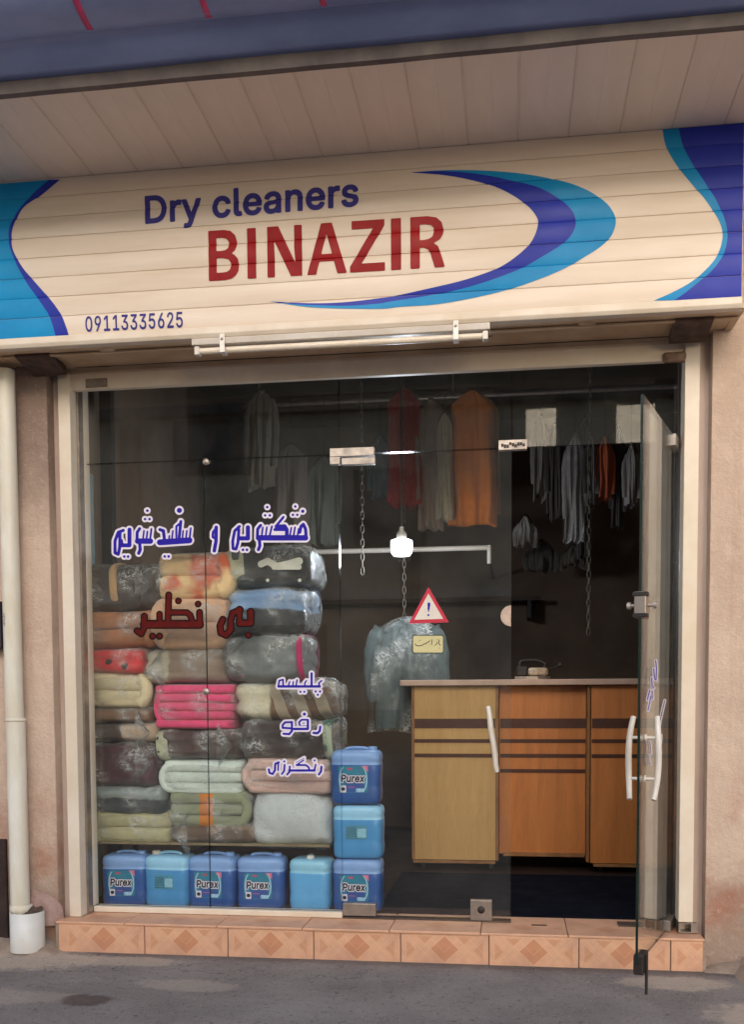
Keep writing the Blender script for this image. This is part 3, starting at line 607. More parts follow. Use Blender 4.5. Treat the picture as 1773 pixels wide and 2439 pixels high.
def print_on(name, vs, fs, m, lift=.0012):
    """flat vinyl laid over the slats, following their relief"""
    bm = bmesh.new(); vv = [bm.verts.new((x, 0, z)) for x, z in vs]
    for f in fs:
        try: bm.faces.new([vv[i] for i in f])
        except ValueError: pass
    zlo = min(z for x, z in vs); zhi = max(z for x, z in vs)
    for z in allz:
        if zlo < z < zhi:
            bmesh.ops.bisect_plane(bm, geom=bm.verts[:]+bm.edges[:]+bm.faces[:], plane_co=(0, 0, z), plane_no=(0, 0, 1), dist=1e-6)
    for v in bm.verts: v.co.y = yprof(v.co.z)-lift; v.co -= wloc(shut)
    me = bpy.data.meshes.new(name); bm.to_mesh(me); bm.free(); me.materials.append(m)
    o = bpy.data.objects.new(name, me); COL.objects.link(o); o.parent = shut; WL[o.name] = wloc(shut); return o
def sp(p): q = P(p[0], p[1], YS); return (q.x, q.z)
A1 = lambda L: [sp((x*.5458, y*.5458)) for x, y in L]
A2 = lambda L: [sp((873+x*.5458, y*.5458)) for x, y in L]
def strip_between(c1, c2, n=70):
    def res(c):
        c = np.array(cyc(c, 5)); d = np.r_[0, np.cumsum(np.hypot(*np.diff(c, axis=0).T))]
        t = np.linspace(0, d[-1], n); return np.c_[np.interp(t, d, c[:, 0]), np.interp(t, d, c[:, 1])]
    a, c = res(c1), res(c2); vs = [tuple(p) for p in a]+[tuple(p) for p in c]
    return vs, [(i, i+1, n+i+1, n+i) for i in range(n-1)]
lw = A1([(262, 786), (190, 845), (110, 900), (75, 950), (55, 1000), (50, 1050), (60, 1100), (100, 1170), (160, 1240), (230, 1320), (270, 1380), (290, 1430), (300, 1468)])
lc = A1([(215, 786), (145, 845), (95, 900), (60, 950), (40, 1000), (38, 1050), (50, 1100), (80, 1170), (120, 1240), (170, 1310), (210, 1370), (230, 1420), (242, 1470)])
def clampz(L): return [(x, min(max(z, Z0+.001), ZS_-.003)) for x, z in L]
lw, lc = clampz(lw), clampz(lc)
print_on('sign_wave', *strip_between(lw, lc), RBLUE)['label'] = 'dark blue line of the left sign wave'
print_on('sign_wave', *strip_between(lc, [(XL+.002, z) for x, z in lc]), CYAN)['label'] = 'cyan field at the left end of the sign'
rw = clampz(A2([(1294, 560), (1305, 630), (1340, 700), (1400, 780), (1470, 860), (1520, 930), (1550, 990), (1555, 1040), (1535, 1110), (1490, 1170), (1420, 1230), (1340, 1275), (1255, 1312)]))
rc = clampz(A2([(1364, 556), (1380, 630), (1420, 710), (1480, 800), (1530, 880), (1565, 960), (1577, 1030), (1560, 1110), (1510, 1180), (1440, 1240), (1390, 1280), (1345, 1310)]))
print_on('sign_wave', *strip_between(rw, rc), CYAN)['label'] = 'cyan line of the right sign wave'
print_on('sign_wave', *strip_between(rc, [(XR-.002, z) for x, z in rc]), RBLUE)['label'] = 'dark blue field at the right end of the sign'
ci = A2([(200, 755), (330, 765), (450, 785), (560, 815), (650, 860), (710, 905), (745, 950), (750, 980), (730, 1040), (690, 1090), (620, 1145), (540, 1185), (420, 1225), (280, 1258), (130, 1290)])+A1([(1649, 1303), (1500, 1320), (1350, 1324), (1180, 1315)])
cm = A2([(200, 754), (330, 748), (480, 760), (620, 785), (740, 815), (830, 860), (890, 910), (915, 965), (900, 1020), (850, 1070), (770, 1120), (670, 1175), (540, 1225), (400, 1265), (250, 1295), (100, 1318)])+A1([(1649, 1327), (1500, 1336), (1300, 1330), (1180, 1315.5)])
cx_ = A2([(200, 753), (330, 745), (480, 745), (640, 755), (780, 775), (900, 805), (990, 845), (1050, 890), (1085, 940), (1090, 975), (1070, 1030), (1020, 1080), (940, 1130), (850, 1180), (740, 1225), (600, 1270), (450, 1305), (300, 1330), (150, 1340)])+A1([(1649, 1349), (1400, 1345), (1280, 1333), (1180, 1316)])
print_on('sign_crescent', *strip_between(ci, cm, 110), RBLUE)['label'] = 'dark blue inner crescent'
print_on('sign_crescent', *strip_between(cm, cx_, 110), CYAN, .0016)['label'] = 'cyan outer crescent'
def sign_text(name, body, pl_, pr_, m, off=0, capref='D', space=1):
    """pl_: baseline-left and top-left pixel, pr_: baseline-right pixel"""
    (bx, by), (tx, tyy) = pl_; a = sp((bx, by)); t = sp((tx, tyy)); r = sp(pr_)
    vs, fs, (u0, u1, v0, v1) = textmesh(body, off)
    _, _, (_, _, c0, c1) = textmesh(capref, off)
    sx = (r[0]-a[0])/(u1-u0); sz = (t[1]-a[1])/(c1-0); sl_ = (r[1]-a[1])/(r[0]-a[0])
    out = [(a[0]+(u-u0)*sx, a[1]+v*sz+(u-u0)*sx*sl_) for u, v in vs]
    return print_on(name, out, fs, m, .002)
sign_text('lettering', 'Dry cleaners', ((346, 532), (346, 468)), (855, 489), NAVY, .022)['label'] = 'navy words Dry cleaners'
sign_text('lettering', 'BINAZIR', ((498, 670), (498, 551)), (1060, 636), REDV, .002, 'B', 1.05)['label'] = 'red capitals BINAZIR'
sign_text('lettering', '09113335625', ((204, 790), (204, 754)), (436, 779), NAVY, .012, '0', 1.08)['label'] = 'phone number 09113335625'

# bottom rail, underside and back of the box
ZU = Z0-.045
MB().prism([(YS-.012, Z0-.002), (YS-.014, Z0-.03), (YS-.006, ZU), (YS+.03, ZU), (YS+.03, Z0-.002)], XL, XR, 'x').obj('bottom_rail', CREAM, shut, .003)
MB().prism([(YS+.031, ZU+.004), (YS+.031, ZU+.012), (-.06, ZU+.03), (-.06, ZU+.022)], -.2, W+.16, 'x').obj('underside_panel', BEIGE, shut)
MB().prism([(YS+.12, ZU+.0035), (YS+.12, ZU+.002), (YS+.09, ZU-.003), (YS+.09, ZU+.0035)], -.19, W+.15, 'x').obj('panel_lip', BEIGE, shut)
MB().box(XL, -.2, -.36, -.13, ZU+.01, ZU+.03).obj('underside_panel', BEIGE, shut)
MB().box(W+.16, XR, -.36, -.13, ZU+.01, ZU+.03).obj('underside_panel', BEIGE, shut)
MB().box(XR-.012, XR-.001, YS+.02, -.121, ZU+.01, ZS_-.02).obj('end_plate', BEIGE, shut)
for a, c in ((250, 835), (1400, 760)):           # dented oval knock-outs
    q = P(a, c, YS+.06)
    b = MB(); b.lathe((q.x, -.29, ZU+.004), [(.001, -.004), (.03, -.003), (.04, .004)], 20, 'z'); o = b.obj('knockout', BEIGE, shut)
    o.data.transform(Matrix.Diagonal((1, 1, 1, 1)))
# bottom bar of the rolled-up curtain (the lintel)
zt0 = ZL; zt1 = ZL+.085
MB().prism([(-.062, zt0), (-.064, zt0+.07), (-.056, zt1), (-.03, zt1), (-.03, zt0)], .002, W-.002, 'x').obj('curtain_bottom_bar', CREAM, shut, .004)
MB().box(.002, W-.002, -.05, -.032, zt1+.001, ZU+.022).obj('curtain_slat', BEIGE, shut)
q0 = P(204, 924, -.066); q1 = P(255, 900, -.066)
MB().box(q0.x, q1.x, -.0665, -.06, q0.z, q1.z).obj('latch_plate', mat('grimy grey tape', '8a7a6d', '6d5e53', 25, .6), shut, .001)
q0 = P(1580, 866, -.07); q1 = P(1640, 838, -.07)
MB().box(q0.x, q1.x, -.085, -.06, q0.z, q1.z).obj('lock_block', mat('dirty brown metal', '8d6f58', '5d4334', 20, .6), shut, .01, 3)
# guides: U-channels
def guide(x0, x1, z1, z0):
    b = MB()
    b.box(x0, x1, -.085, -.08, z0, z1); b.box(x0, x0+.003, -.08, -.0, z0, z1); b.box(x1-.003, x1, -.08, -.0, z0, z1)
    return b
gx0 = P(166, 2182, -.085).x; gx1 = P(193, 2182, -.085).x
gl = guide(gx0, gx1, 2.76, ZF+.002).obj('guide_rail', CREAM, shut, .002)
gx2 = P(1617, 2200, -.085).x; gx3 = P(1651, 2200, -.085).x
gr_ = guide(gx2, gx3, 2.84, ZF+.05).obj('guide_rail', CREAM, shut, .002)
# hollow aluminium foot under the right guide
b = MB(); z0_, z1_ = ZF+.004, ZF+.047
b.box(gx2, gx3+.02, -.09, -.02, z0_, z0_+.004); b.box(gx2, gx3+.02, -.09, -.02, z1_-.004, z1_); b.box(gx2, gx2+.006, -.09, -.02, z0_+.004, z1_-.004); b.box(gx3-.008, gx3+.02, -.09, -.02, z0_+.004, z1_-.004)
b.box(gx2+.006, gx3-.008, -.03, -.025, z0_+.004, z1_-.004)
b.obj('guide_foot', STEEL, shut)
# dark wedges standing in for shade in the gap beside each curtain end
for pxl, pxr in ((60, 140), (1600, 1690)):
    xl_, xr_ = P(pxl, 850, -.2).x, P(pxr, 850, -.2).x
    MB().prism([(-.30, ZU+.009), (-.30, ZU-.006), (-.21, ZU-.02), (-.125, ZU-.035), (-.125, ZU+.009)], xl_, xr_, 'x').obj('gap_shade', mat('gap shade brown', '5a4238', '3f2d26', 16, .8), shut, .004)

# ================================================================== FLUORESCENT BATTEN
yb = YS+.02
qa = P(462, 824, yb); qb = P(1168, 788, yb)
zb_ = ZU-.001
bat = thing('fluorescent_batten', ((qa.x+qb.x)/2, yb, zb_-.05), 'unlit white fluorescent tube batten hanging under the dry cleaners sign', 'light fitting')
MB().prism([(yb-.03, zb_-.028), (yb-.034, zb_-.002), (yb+.03, zb_-.002), (yb+.026, zb_-.028)], qa.x, qb.x, 'x').obj('housing', WHITE, bat, .003)
zc = zb_-.047
MB().tube([(qa.x+.03, yb-.006, zc), (qb.x-.03, yb-.006, zc)], .0135, 16).obj('tube', mat('milky tube glass', 'e6d9c8', 'd9c9b4', 10, .25, bmp=0), bat)
for x in (qa.x+.008, qb.x-.03):
    MB().box(x, x+.022, yb-.022, yb+.012, zb_-.065, zb_-.029).obj('tube_holder', WHITE, bat, .003)
for a in (529, 1086):
    x = P(a, 820, yb-.04).x
    b = MB().box(x-.011, x+.011, yb-.040, yb-.036, zb_-.066, zb_+.01); b.box(x-.011, x+.011, yb-.036, yb+.01, zb_-.066, zb_-.062)
    s_ = b.obj('strap', mat('clean white strap', 'e8e2da', 'd8d0c6', 10, .4), bat, .001)
    MB().lathe((x, yb-.041, zb_-.012), [(.0055, .001), (.0055, -.002), (.003, -.004)], 12, 'y').obj('screw', STEEL, s_)
MB().tube([(qb.x-.008, yb, zc), (qb.x+.012, yb-.002, zc+.004)], .003, 8).obj('cable_stub', DARKM, bat)

# ================================================================== SHOP FRONT GLAZING
FRX = P(212, 1500, YG).x
front = thing('shop_window', (0.6, YG, ZF), 'fixed glass shop front with cream aluminium frame left of the entrance', 'shop window')
zt_tr = P(787, 1090, YG).z                       # transom joint
zt_tr = (P(300, 1103, YG).z+P(1190, 1068, YG).z)/2
xj1 = P(492, 1500, YG).x; xj2 = P(811, 1500, YG).x; xj3 = P(1219, 1500, YG).x; xj4 = P(1606, 1200, YG).x
MB().prism([(gx1+.012, .03), (FRX, .03), (FRX, .09), (gx1+.012, .09)], ZF+.03, ZL+.06, 'z').obj('frame_jamb', CREAM, front, .002)
MB().prism([(gx1+.001, -.02), (gx1+.011, -.02), (gx1+.011, .03), (gx1+.001, .03)], ZF+.003, ZL+.06, 'z').obj('frame_lip', STEEL, front)
MB().box(gx1+.012, xj2+.005, .028, .092, ZF+.001, ZF+.029).obj('sill', CREAM, front, .004)
MB().box(W-.018, W+.06, .03, .125, ZF+.003, ZL+.2).obj('frame_jamb', STEEL, front, .002)
MB().box(FRX, W-.02, .03, .09, ZL+.062, ZL+.12).obj('frame_head', DARK, front)
def pane(x0, x1, z0, z1, name='pane', parent=None, t=.005):
    b = MB().box(x0, x1, YG-t, YG+t, z0, z1)
    b.m = [1, 1, 0, 1, 0, 1]
    return b.obj(name, [GLASS, EDGE], parent or front)
g_ = .0015
pane(FRX+.002, xj1-g_, ZF+.03, zt_tr-g_); pane(xj1+g_, xj2-g_, ZF+.03, zt_tr-g_)
pane(FRX+.002, xj2-g_, zt_tr+g_, ZL+.06); pane(xj2+g_, xj3-g_, zt_tr+g_, ZL+.06); pane(xj3+g_, W-.02, zt_tr+g_, ZL+.06)
for py in (1101, 1647):
    q = P(492, py, YG); MB().lathe((q.x, YG-.005, q.z), [(.0165, 0), (.0165, -.006), (.014, -.009), (.002, -.010)], 24, 'y').obj('clamp_disc', STEEL, front)
def patch(x0, x1, z0, z1, parent, m=None, name='patch_fitting', d=.016):
    return MB().box(x0, x1, YG-d, YG+d, z0, z1).obj(name, m or mat('worn nickel', 'c9beb4', '9d9289', 22, .4, metal=.3), parent, .0015)
a, c = P(786, 1106, YG-.016), P(891, 1064, YG-.016); mid = P(811, 1087, YG-.016)
patch(a.x, c.x, mid.z, c.z, front); patch(a.x, mid.x-.003, a.z, mid.z-.001, front)
a, c = P(1188, 1072, YG-.016), P(1256, 1046, YG-.016)
pf = patch(a.x, c.x, a.z, c.z, front)
b = MB(); rnd = random.Random(9)                 # torn tape scrap on it
for k in range(9): x = a.x+.012+k*.012; z = (a.z+c.z)/2+rnd.uniform(-.006, .006); b.box(x, x+.011, YG-.018, YG-.0165, z-.006-rnd.random()*.005, z+.006)
b.obj('tape_residue', DARKM, pf)
MB().box(xj2+.006, xj3, .03, .09, ZF+.001, ZF+.006).obj('floor_track', mat('dirty floor track', '5b4b40', '3b2f28', 12, .5), front)

# lettering on the glass
def glass_print(name, strokes, m1, m2, tf, grow, parent=front, Y=YG-.0062, cell=1.1, label=None):
    st = [([tf(*p) for p in ps], w*tf.s) for ps, w in strokes]
    pl1 = lambda x, y: P(x, y, Y); pl2 = lambda x, y: P(x, y, Y-.0006)
    o1 = sheet(name, *stroke_mesh(st, grow, cell, pl1), m1, parent); o2 = sheet('letter_fill', *stroke_mesh(st, 0, cell, pl2), m2, o1)
    if label: o1['label'] = label
    return o1
class TF:
    def __init__(s, x, y, k): s.x, s.y, s.s = x, y, k
    def __call__(s, a, c): return (s.x+a*s.s, s.y+c*s.s)
t1 = TF(255, 1190, 490/1649)
w1 = [([(1215, 306), (1592, 306)], 44), ([(1545, 262), (1556, 215), (1574, 198), (1592, 235), (1597, 300)], 26),
      ([(1466, 290), (1478, 225)], 14), ([(1496, 290), (1508, 222)], 14), ([(1528, 290), (1536, 235)], 14),
      ([(1415, 140), (1355, 212)], 20), ([(1358, 215), (1425, 212), (1442, 240), (1442, 290)], 30), ([(1345, 240), (1440, 240)], 24),
      ([(1240, 290), (1250, 222)], 14), ([(1272, 290), (1282, 222)], 14), ([(1304, 290), (1322, 215)], 16),
      ([(1232, 206), (1208, 236), (1206, 300)], 24), ([(1222, 320), (1226, 370), (1214, 400)], 26),
      ([(1570, 93)], 27), ([(1510, 55)], 21), ([(1490, 122)], 20), ([(1526, 122)], 20), ([(1285, 60)], 21), ([(1268, 126)], 20), ([(1306, 126)], 20)]
w2 = [([(1130, 222), (1130, 310), (1064, 310)], 34), ([(1062, 215), (1024, 250), (1008, 330), (1010, 392), (1034, 396), (1050, 345), (1058, 240)], 24), ([(1090, 402)], 22), ([(1122, 402)], 22)]
w3 = [([(876, 222), (874, 330), (860, 410)], 28), ([(872, 232), (850, 262), (848, 300), (866, 310)], 20)]
w4 = [([(424, 342), (660, 326)], 48), ([(662, 310), (672, 228)], 15), ([(632, 315), (640, 250)], 14), ([(604, 316), (610, 250)], 14),
      ([(592, 175), (578, 310)], 24), ([(585, 190), (556, 215), (556, 300)], 18), ([(520, 318), (528, 250)], 14), ([(496, 318), (500, 290)], 14), ([(424, 240), (452, 250), (460, 318)], 26),
      ([(580, 86)], 41), ([(463, 455)], 22), ([(494, 455)], 22)]
w5 = [([(245, 332), (348, 332)], 44), ([(346, 318), (356, 235)], 16), ([(316, 318), (324, 255)], 14), ([(288, 318), (296, 250)], 14), ([(262, 232), (242, 262), (240, 330)], 24), ([(262, 350), (266, 400), (254, 430)], 26),
      ([(323, 88)], 23), ([(305, 156)], 21), ([(341, 156)], 21)]
w6 = [([(180, 240), (180, 366), (118, 366), (112, 330)], 32), ([(130, 246), (90, 262), (64, 330), (64, 425), (90, 438), (102, 380), (104, 270)], 25), ([(138, 456)], 22), ([(169, 456)], 22)]
glass_print('shop_lettering', w1+w2, LWHITE, LBLUE, t1, 4.6, label='blue Persian word outlined in white, right end of the top line')
glass_print('shop_lettering', w3, LWHITE, LBLUE, t1, 4.6, label='short blue Persian letter between the two top words')
glass_print('shop_lettering', w4+w5+w6, LWHITE, LBLUE, t1, 4.6, label='blue Persian word outlined in white, left end of the top line')
t2 = TF(310, 1400, 310/1649)
r1 = [([(180, 462), (880, 462)], 78), ([(880, 310), (882, 460)], 52), ([(530, 312), (720, 312), (762, 345), (790, 430)], 48), ([(490, 90), (480, 440)], 52),
      ([(372, 330), (375, 430)], 46), ([(180, 360), (180, 490), (140, 580), (90, 545)], 56), ([(862, 205)], 50), ([(612, 165)], 50), ([(285, 612)], 56), ([(372, 612)], 56)]
r2 = [([(1528, 300), (1528, 448), (1385, 448)], 60), ([(1385, 270), (1385, 440)], 50), ([(1395, 275), (1300, 320), (1275, 400), (1275, 530), (1215, 600), (1150, 570), (1140, 480), (1175, 400)], 56), ([(1500, 600)], 52)]
glass_print('shop_lettering', r1, LDARK, LRED, t2, 3.6, label='dark red Persian name, longer left word')
glass_print('shop_lettering', r2, LDARK, LRED, t2, 3.6, label='dark red Persian name, shorter right word')
t3 = TF(620, 1580, 170/1377)
a1 = [([(352, 442), (1150, 442)], 48), ([(1190, 330), (1130, 380), (1150, 440)], 30), ([(992, 190), (992, 430)], 44), ([(895, 330), (862, 370), (862, 430)], 28),
      ([(712, 320), (690, 430)], 30), ([(640, 350), (630, 430)], 28), ([(570, 350), (545, 430)], 28), ([(440, 310), (370, 330), (350, 430)], 34), ([(440, 310), (445, 430)], 32),
      ([(775, 546)], 44), ([(853, 546)], 44), ([(1070, 540)], 44), ([(1155, 540)], 44), ([(1112, 605)], 44)]
a2 = [([(1160, 1220), (1150, 1300), (1105, 1345), (1030, 1338)], 44), ([(920, 1090), (920, 1262), (650, 1262)], 46), ([(910, 1085), (800, 1085), (752, 1130), (760, 1180)], 36), ([(760, 1200), (900, 1200)], 10),
      ([(615, 1130), (480, 1135), (432, 1190), (432, 1240), (600, 1250)], 40), ([(612, 1140), (612, 1300), (560, 1362), (450, 1355)], 42), ([(853, 976)], 60)]
a3 = [([(1182, 1990), (1175, 2080), (1132, 2140)], 40), ([(1072, 1950), (1048, 2050)], 34), ([(1050, 1868)], 40), ([(1050, 2062), (560, 2062)], 44), ([(838, 1862), (700, 1960)], 26), ([(700, 1958), (880, 1958), (935, 2000), (950, 2050)], 36),
      ([(850, 1820), (690, 1912)], 10), ([(572, 1985), (565, 2090), (520, 2140)], 36), ([(472, 1955), (462, 2070), (418, 2130)], 36), ([(466, 1888)], 40), ([(360, 1905), (292, 1935), (285, 2060), (240, 2130), (180, 2110), (165, 2040)], 40), ([(350, 1920), (345, 2060)], 30)]
glass_print('shop_lettering', a1, LWHITE, LBLUE, t3, 4.3, label='upper of the three small blue Persian words')
glass_print('shop_lettering', a2, LWHITE, LBLUE, t3, 4.3, label='middle of the three small blue Persian words')
glass_print('shop_lettering', a3, LWHITE, LBLUE, t3, 4.3, label='lowest of the three small blue Persian words')

# ================================================================== CLOSED DOOR LEAF
dl = thing('glass_door', ((xj2+xj3)/2, YG, ZF), 'closed frameless glass door leaf with a wavy white pull handle', 'door')
pane(xj2+.003, xj3-.001, ZF+.012, zt_tr-.003, 'pane', dl)
a, c = P(814, 1107, YG-.016), P(893, 1088, YG-.016); patch(a.x, c.x, a.z, c.z, dl)
a, c = P(817, 2180, YG-.018), P(895, 2153, YG-.018); patch(a.x, c.x, a.z, c.z, dl, STEEL, d=.018)
a, c = P(1121, 2192, YG-.018), P(1172, 2145, YG-.018)
lk = patch(a.x, c.x, a.z, c.z, dl, STEEL, 'bottom_lock', .018)
MB().lathe(((a.x+c.x)/2, YG-.018, (a.z+c.z)/2+.004), [(.018, .001), (.017, -.002), (.003, -.003)], 20, 'y').obj('keyhole', DARKM, lk)
cc = P(1219, 1467, YG); rr_ = P(1219, 1442, YG).z-cc.z
pts = [(cc.x-.002+rr_*math.cos(t)*1.0, cc.z+rr_*math.sin(t)) for t in [math.pi/2+math.pi*k/20 for k in range(21)]]
MB().prism([(x, z) for x, z in pts], YG-.009, YG+.009, 'y').obj('lock_plate', mat('scuffed cream plate', 'c3ab9a', 'ab9484', 30, .5), dl, .001)
def pull_handle(base, du, dn, r, name, parent, height, sway, seg=28):
    """base: foot point on glass, du: unit along leaf, dn: unit away from glass; bar with two stand-offs"""
    pts = []
    for k in range(seg+1):
        t = k/seg; z = (t-.5)*height
        pts.append(base+Vector((0, 0, z))+du*(sway(t))+dn*(.058-.012*(2*t-1)**2))
    h = MB().tube(pts, [r*(.85+.15*math.sin(math.pi*min(1, max(0, k/seg)))) for k in range(seg+1)], 14).obj(name, WHITE, parent)
    for t in (.25, .75):
        p = base+Vector((0, 0, (t-.5)*height))+du*sway(t)
        b = MB(); b.tube([p+dn*.006, p+dn*.052], .0065, 12); b.tube([p+dn*.006, p+dn*.011], .014, 16)
        b.obj('stand_off', WHITE, h)
    return h
hc = P(1171, 1759, YG)
pull_handle(Vector((hc.x, YG, hc.z)), Vector((1, 0, 0)), Vector((0, -1, 0)), .0125, 'pull_handle', dl, .30, lambda t: -.024*(2*t-1)**3*1.0-.008*math.sin((t-.5)*math.pi*2.2) + .006)
pull_handle(Vector((hc.x, YG, hc.z)), Vector((1, 0, 0)), Vector((0, 1, 0)), .0125, 'pull_handle', dl, .30, lambda t: -.024*(2*t-1)**3*1.0-.008*math.sin((t-.5)*math.pi*2.2) + .006)

# stickers on the closed leaf
ws = thing('warning_sticker', P(1021, 1480, YG-.006), 'triangular warning sticker with red border and blue exclamation mark on the glass door', 'sticker')
def tri(scale, Y):
    c = Vector((1021, 1453)); T = [Vector((1021, 1398)), Vector((1070, 1482)), Vector((974, 1485))]
    return [P(*(c+(p-c)*scale), Y) for p in T]
for s_, Y, m, nme in ((1, YG-.0062, mat('crimson print', 'c01a3a', 'b01634', 20, .45, bmp=0), 'red_border'), (.72, YG-.0067, mat('pale print', 'd8cfc4', 'cdc3b8', 20, .45, bmp=0), 'white_field')):
    sheet(nme, tri(s_, Y), [(0, 1, 2)], m, ws)
t4 = TF(970, 1390, 110/1468)
sheet('exclamation_mark', *stroke_mesh([([t4(695, 640), t4(695, 700)], 6.4), ([t4(694, 700), t4(686, 800)], 5), ([t4(686, 800), t4(682, 880)], 2.5), ([t4(678, 998)], 5)], 0, .6, lambda x, y: P(x, y, YG-.0072)), LBLUE, ws)
osn = thing('open_sign', P(1020, 1553, YG-.006), 'small cream open sign with black Persian script below the warning triangle', 'sign')
def rrect(px0, py0, px1, py1, r, Y):
    pts = []
    for cx, cy, a0 in ((px1-r, py0+r, -90), (px1-r, py1-r, 0), (px0+r, py1-r, 90), (px0+r, py0+r, 180)):
        for k in range(6): q = R(a0+k*18); pts.append(P(cx+r*math.cos(q), cy+r*math.sin(q), Y))
    return pts
p_ = rrect(982, 1512, 1057, 1556, 5, YG-.0065); b = MB(); b.add(p_+[Vector((v.x, YG-.0055, v.z)) for v in p_], [tuple(range(24))]); b.obj('plate', BLACK, osn)
p_ = rrect(984.5, 1514, 1055.5, 1554, 4, YG-.0071); b = MB(); b.add(p_, [tuple(range(24))]); b.obj('cream_face', mat('cream sign face', 'c9c08e', 'bcb384', 12, .5, bmp=0), osn)
st = [([(1022, 1790), (1010, 1915), (1060, 1958)], 26), ([(1030, 2045)], 30), ([(962, 1850), (945, 1915), (885, 1968)], 22), ([(966, 1778)], 30), ([(792, 1775), (784, 1940)], 22),
      ([(720, 1812), (690, 1850), (640, 1868), (590, 1912), (540, 1915), (480, 1960), (390, 1978), (290, 1965), (262, 1915)], 26), ([(378, 1818)], 26), ([(430, 1798)], 26)]
sheet('script', *stroke_mesh([([t4(*p) for p in ps], w*t4.s) for ps, w in st], 0, .6, lambda x, y: P(x, y, YG-.0076)), BLACK, osn)

# ================================================================== OPEN DOOR LEAF
hx = P(1608, 1600, YG).x; hy = YG
# free edge foot: choose the swing so that the leaf ends where it does in the view
best = None
for deg in np.arange(55, 100, .25):
    for Lf in np.arange(.70, .86, .01):
        ex = hx-Lf*math.cos(R(deg)); ey = hy-Lf*math.sin(R(deg)); v = Vector((ex, ey, 1.3))-CAM
        px = CX+F*v.dot(rt)/v.dot(fw); e = abs(px-1524)+abs(Lf-.76)*300
        if best is None or e < best[0]: best = (e, deg, Lf)
DEG, LF = best[1], best[2]
u = Vector((-math.cos(R(DEG)), -math.sin(R(DEG)), 0)); nn = Vector((-u.y, u.x, 0))  # nn: the outer face's side
if nn.x < 0: nn = -nn
H0 = Vector((hx, hy, 0))
dr = thing('glass_door', (hx, hy, ZF), 'open frameless glass door leaf swung out over the step at the right', 'door')
z0d, z1d = ZF+.012, zt_tr-.003
def leafbox(b, a0, a1, n0, n1, z0, z1):
    c = [H0+u*a+nn*q for a, q in ((a0, n0), (a1, n0), (a1, n1), (a0, n1))]
    b.add([(p.x, p.y, z0) for p in c]+[(p.x, p.y, z1) for p in c], [(0, 3, 2, 1), (4, 5, 6, 7), (0, 1, 5, 4), (1, 2, 6, 5), (2, 3, 7, 6), (3, 0, 4, 7)]); return b
b = leafbox(MB(), .01, LF, -.005, .005, z0d, z1d); b.m = [1, 1, 0, 1, 0, 1]; b.obj('pane', [GLASS, EDGE], dr)
NK = mat('worn nickel', 'c9beb4')
leafbox(MB(), -.015, .14, -.016, .016, z1d-.045, z1d+.004).obj('patch_fitting', NK, dr, .0015)
leafbox(MB(), -.015, .14, -.018, .018, z0d-.008, z0d+.04).obj('patch_fitting', STEEL, dr, .0015)
# lock on the free edge, with turn knobs both sides
zl = P(1525, 1440, H0.y+u.y*LF).z
lkb = leafbox(MB(), LF-.075, LF+.004, -.022, .022, zl-.05, zl+.05).obj('lock', STEEL, dr, .003)
for s_ in (1, -1):
    b = MB(); p = H0+u*(LF-.035)+nn*(.022*s_)+Vector((0, 0, zl))
    b.tube([p, p+nn*.02*s_], .007, 12); b.tube([p+nn*.02*s_, p+nn*.034*s_], .014, 6); b.obj('knob', NK, lkb)
for dz in (.04, -.04):
    leafbox(MB(), LF-.03, LF+.008, -.027, .027, zl+dz-.008, zl+dz+.008).obj('lock_cap', DARKM, lkb, .002)
zh = P(1530, 1805, H0.y+u.y*(LF-.1)).z
for s_ in (1, -1):
    pull_handle(H0+u*(LF-.09)+Vector((0, 0, zh)), u, nn*s_, .0125, 'pull_handle', dr, .32, lambda t: .03*(2*t-1)**3*-1)
# black foot bolt on the bottom corner
b = leafbox(MB(), LF-.13, LF-.03, -.02, .02, z0d-.05, z0d+.03); b.obj('foot_bolt', DARKM, dr, .006)
b = MB(); p = H0+u*(LF-.05)+nn*.028; b.tube([p+Vector((0, 0, z0d+.03)), p+Vector((0, 0, ZG+.03))], .006, 8); b.obj('bolt_rod', DARKM, dr)
# slanting stickers on the outer face (read from the street when shut)
def LU(px, py, off):                           # sight line met with the leaf's outer face
    d = ray(px, py); o = H0+nn*off; t = (o-CAM).dot(nn)/d.dot(nn); return CAM+d*t
t6 = TF(1450, 1550, 170/964)
for st, m1, m2, gw, lb in (
    ([([(640, 130), (652, 250), (645, 380)], 14), ([(612, 240), (625, 380), (645, 395)], 14), ([(585, 365), (592, 480), (615, 500)], 14), ([(560, 530), (526, 660)], 14), ([(592, 540), (592, 650)], 12), ([(575, 610), (536, 800)], 12)], LWHITE, LBLUE, 2.6, 'blue slanting Persian word high on the open door'),
    ([([(762, 670), (750, 720), (695, 960), (688, 1040)], 14), ([(712, 1140), (708, 1230), (688, 1300), (706, 1370), (695, 1470)], 12), ([(560, 1220), (576, 1380)], 9), ([(552, 1410), (548, 1480), (568, 1535)], 9)], LWHITE, mat('greyed vinyl', '6d6c78', '5d5c68', 9, .5, bmp=0, spec=.12), 2.4, 'white outlined Persian word behind the door handle')):
    q_ = [([t6(*p) for p in ps], w*t6.s) for ps, w in st]
    o1 = sheet('door_lettering', *stroke_mesh(q_, gw, .7, lambda x, y: LU(x, y, .0064)), m1, dr); o1['label'] = lb
    sheet('letter_fill', *stroke_mesh(q_, 0, .7, lambda x, y: LU(x, y, .0070)), m2, o1)

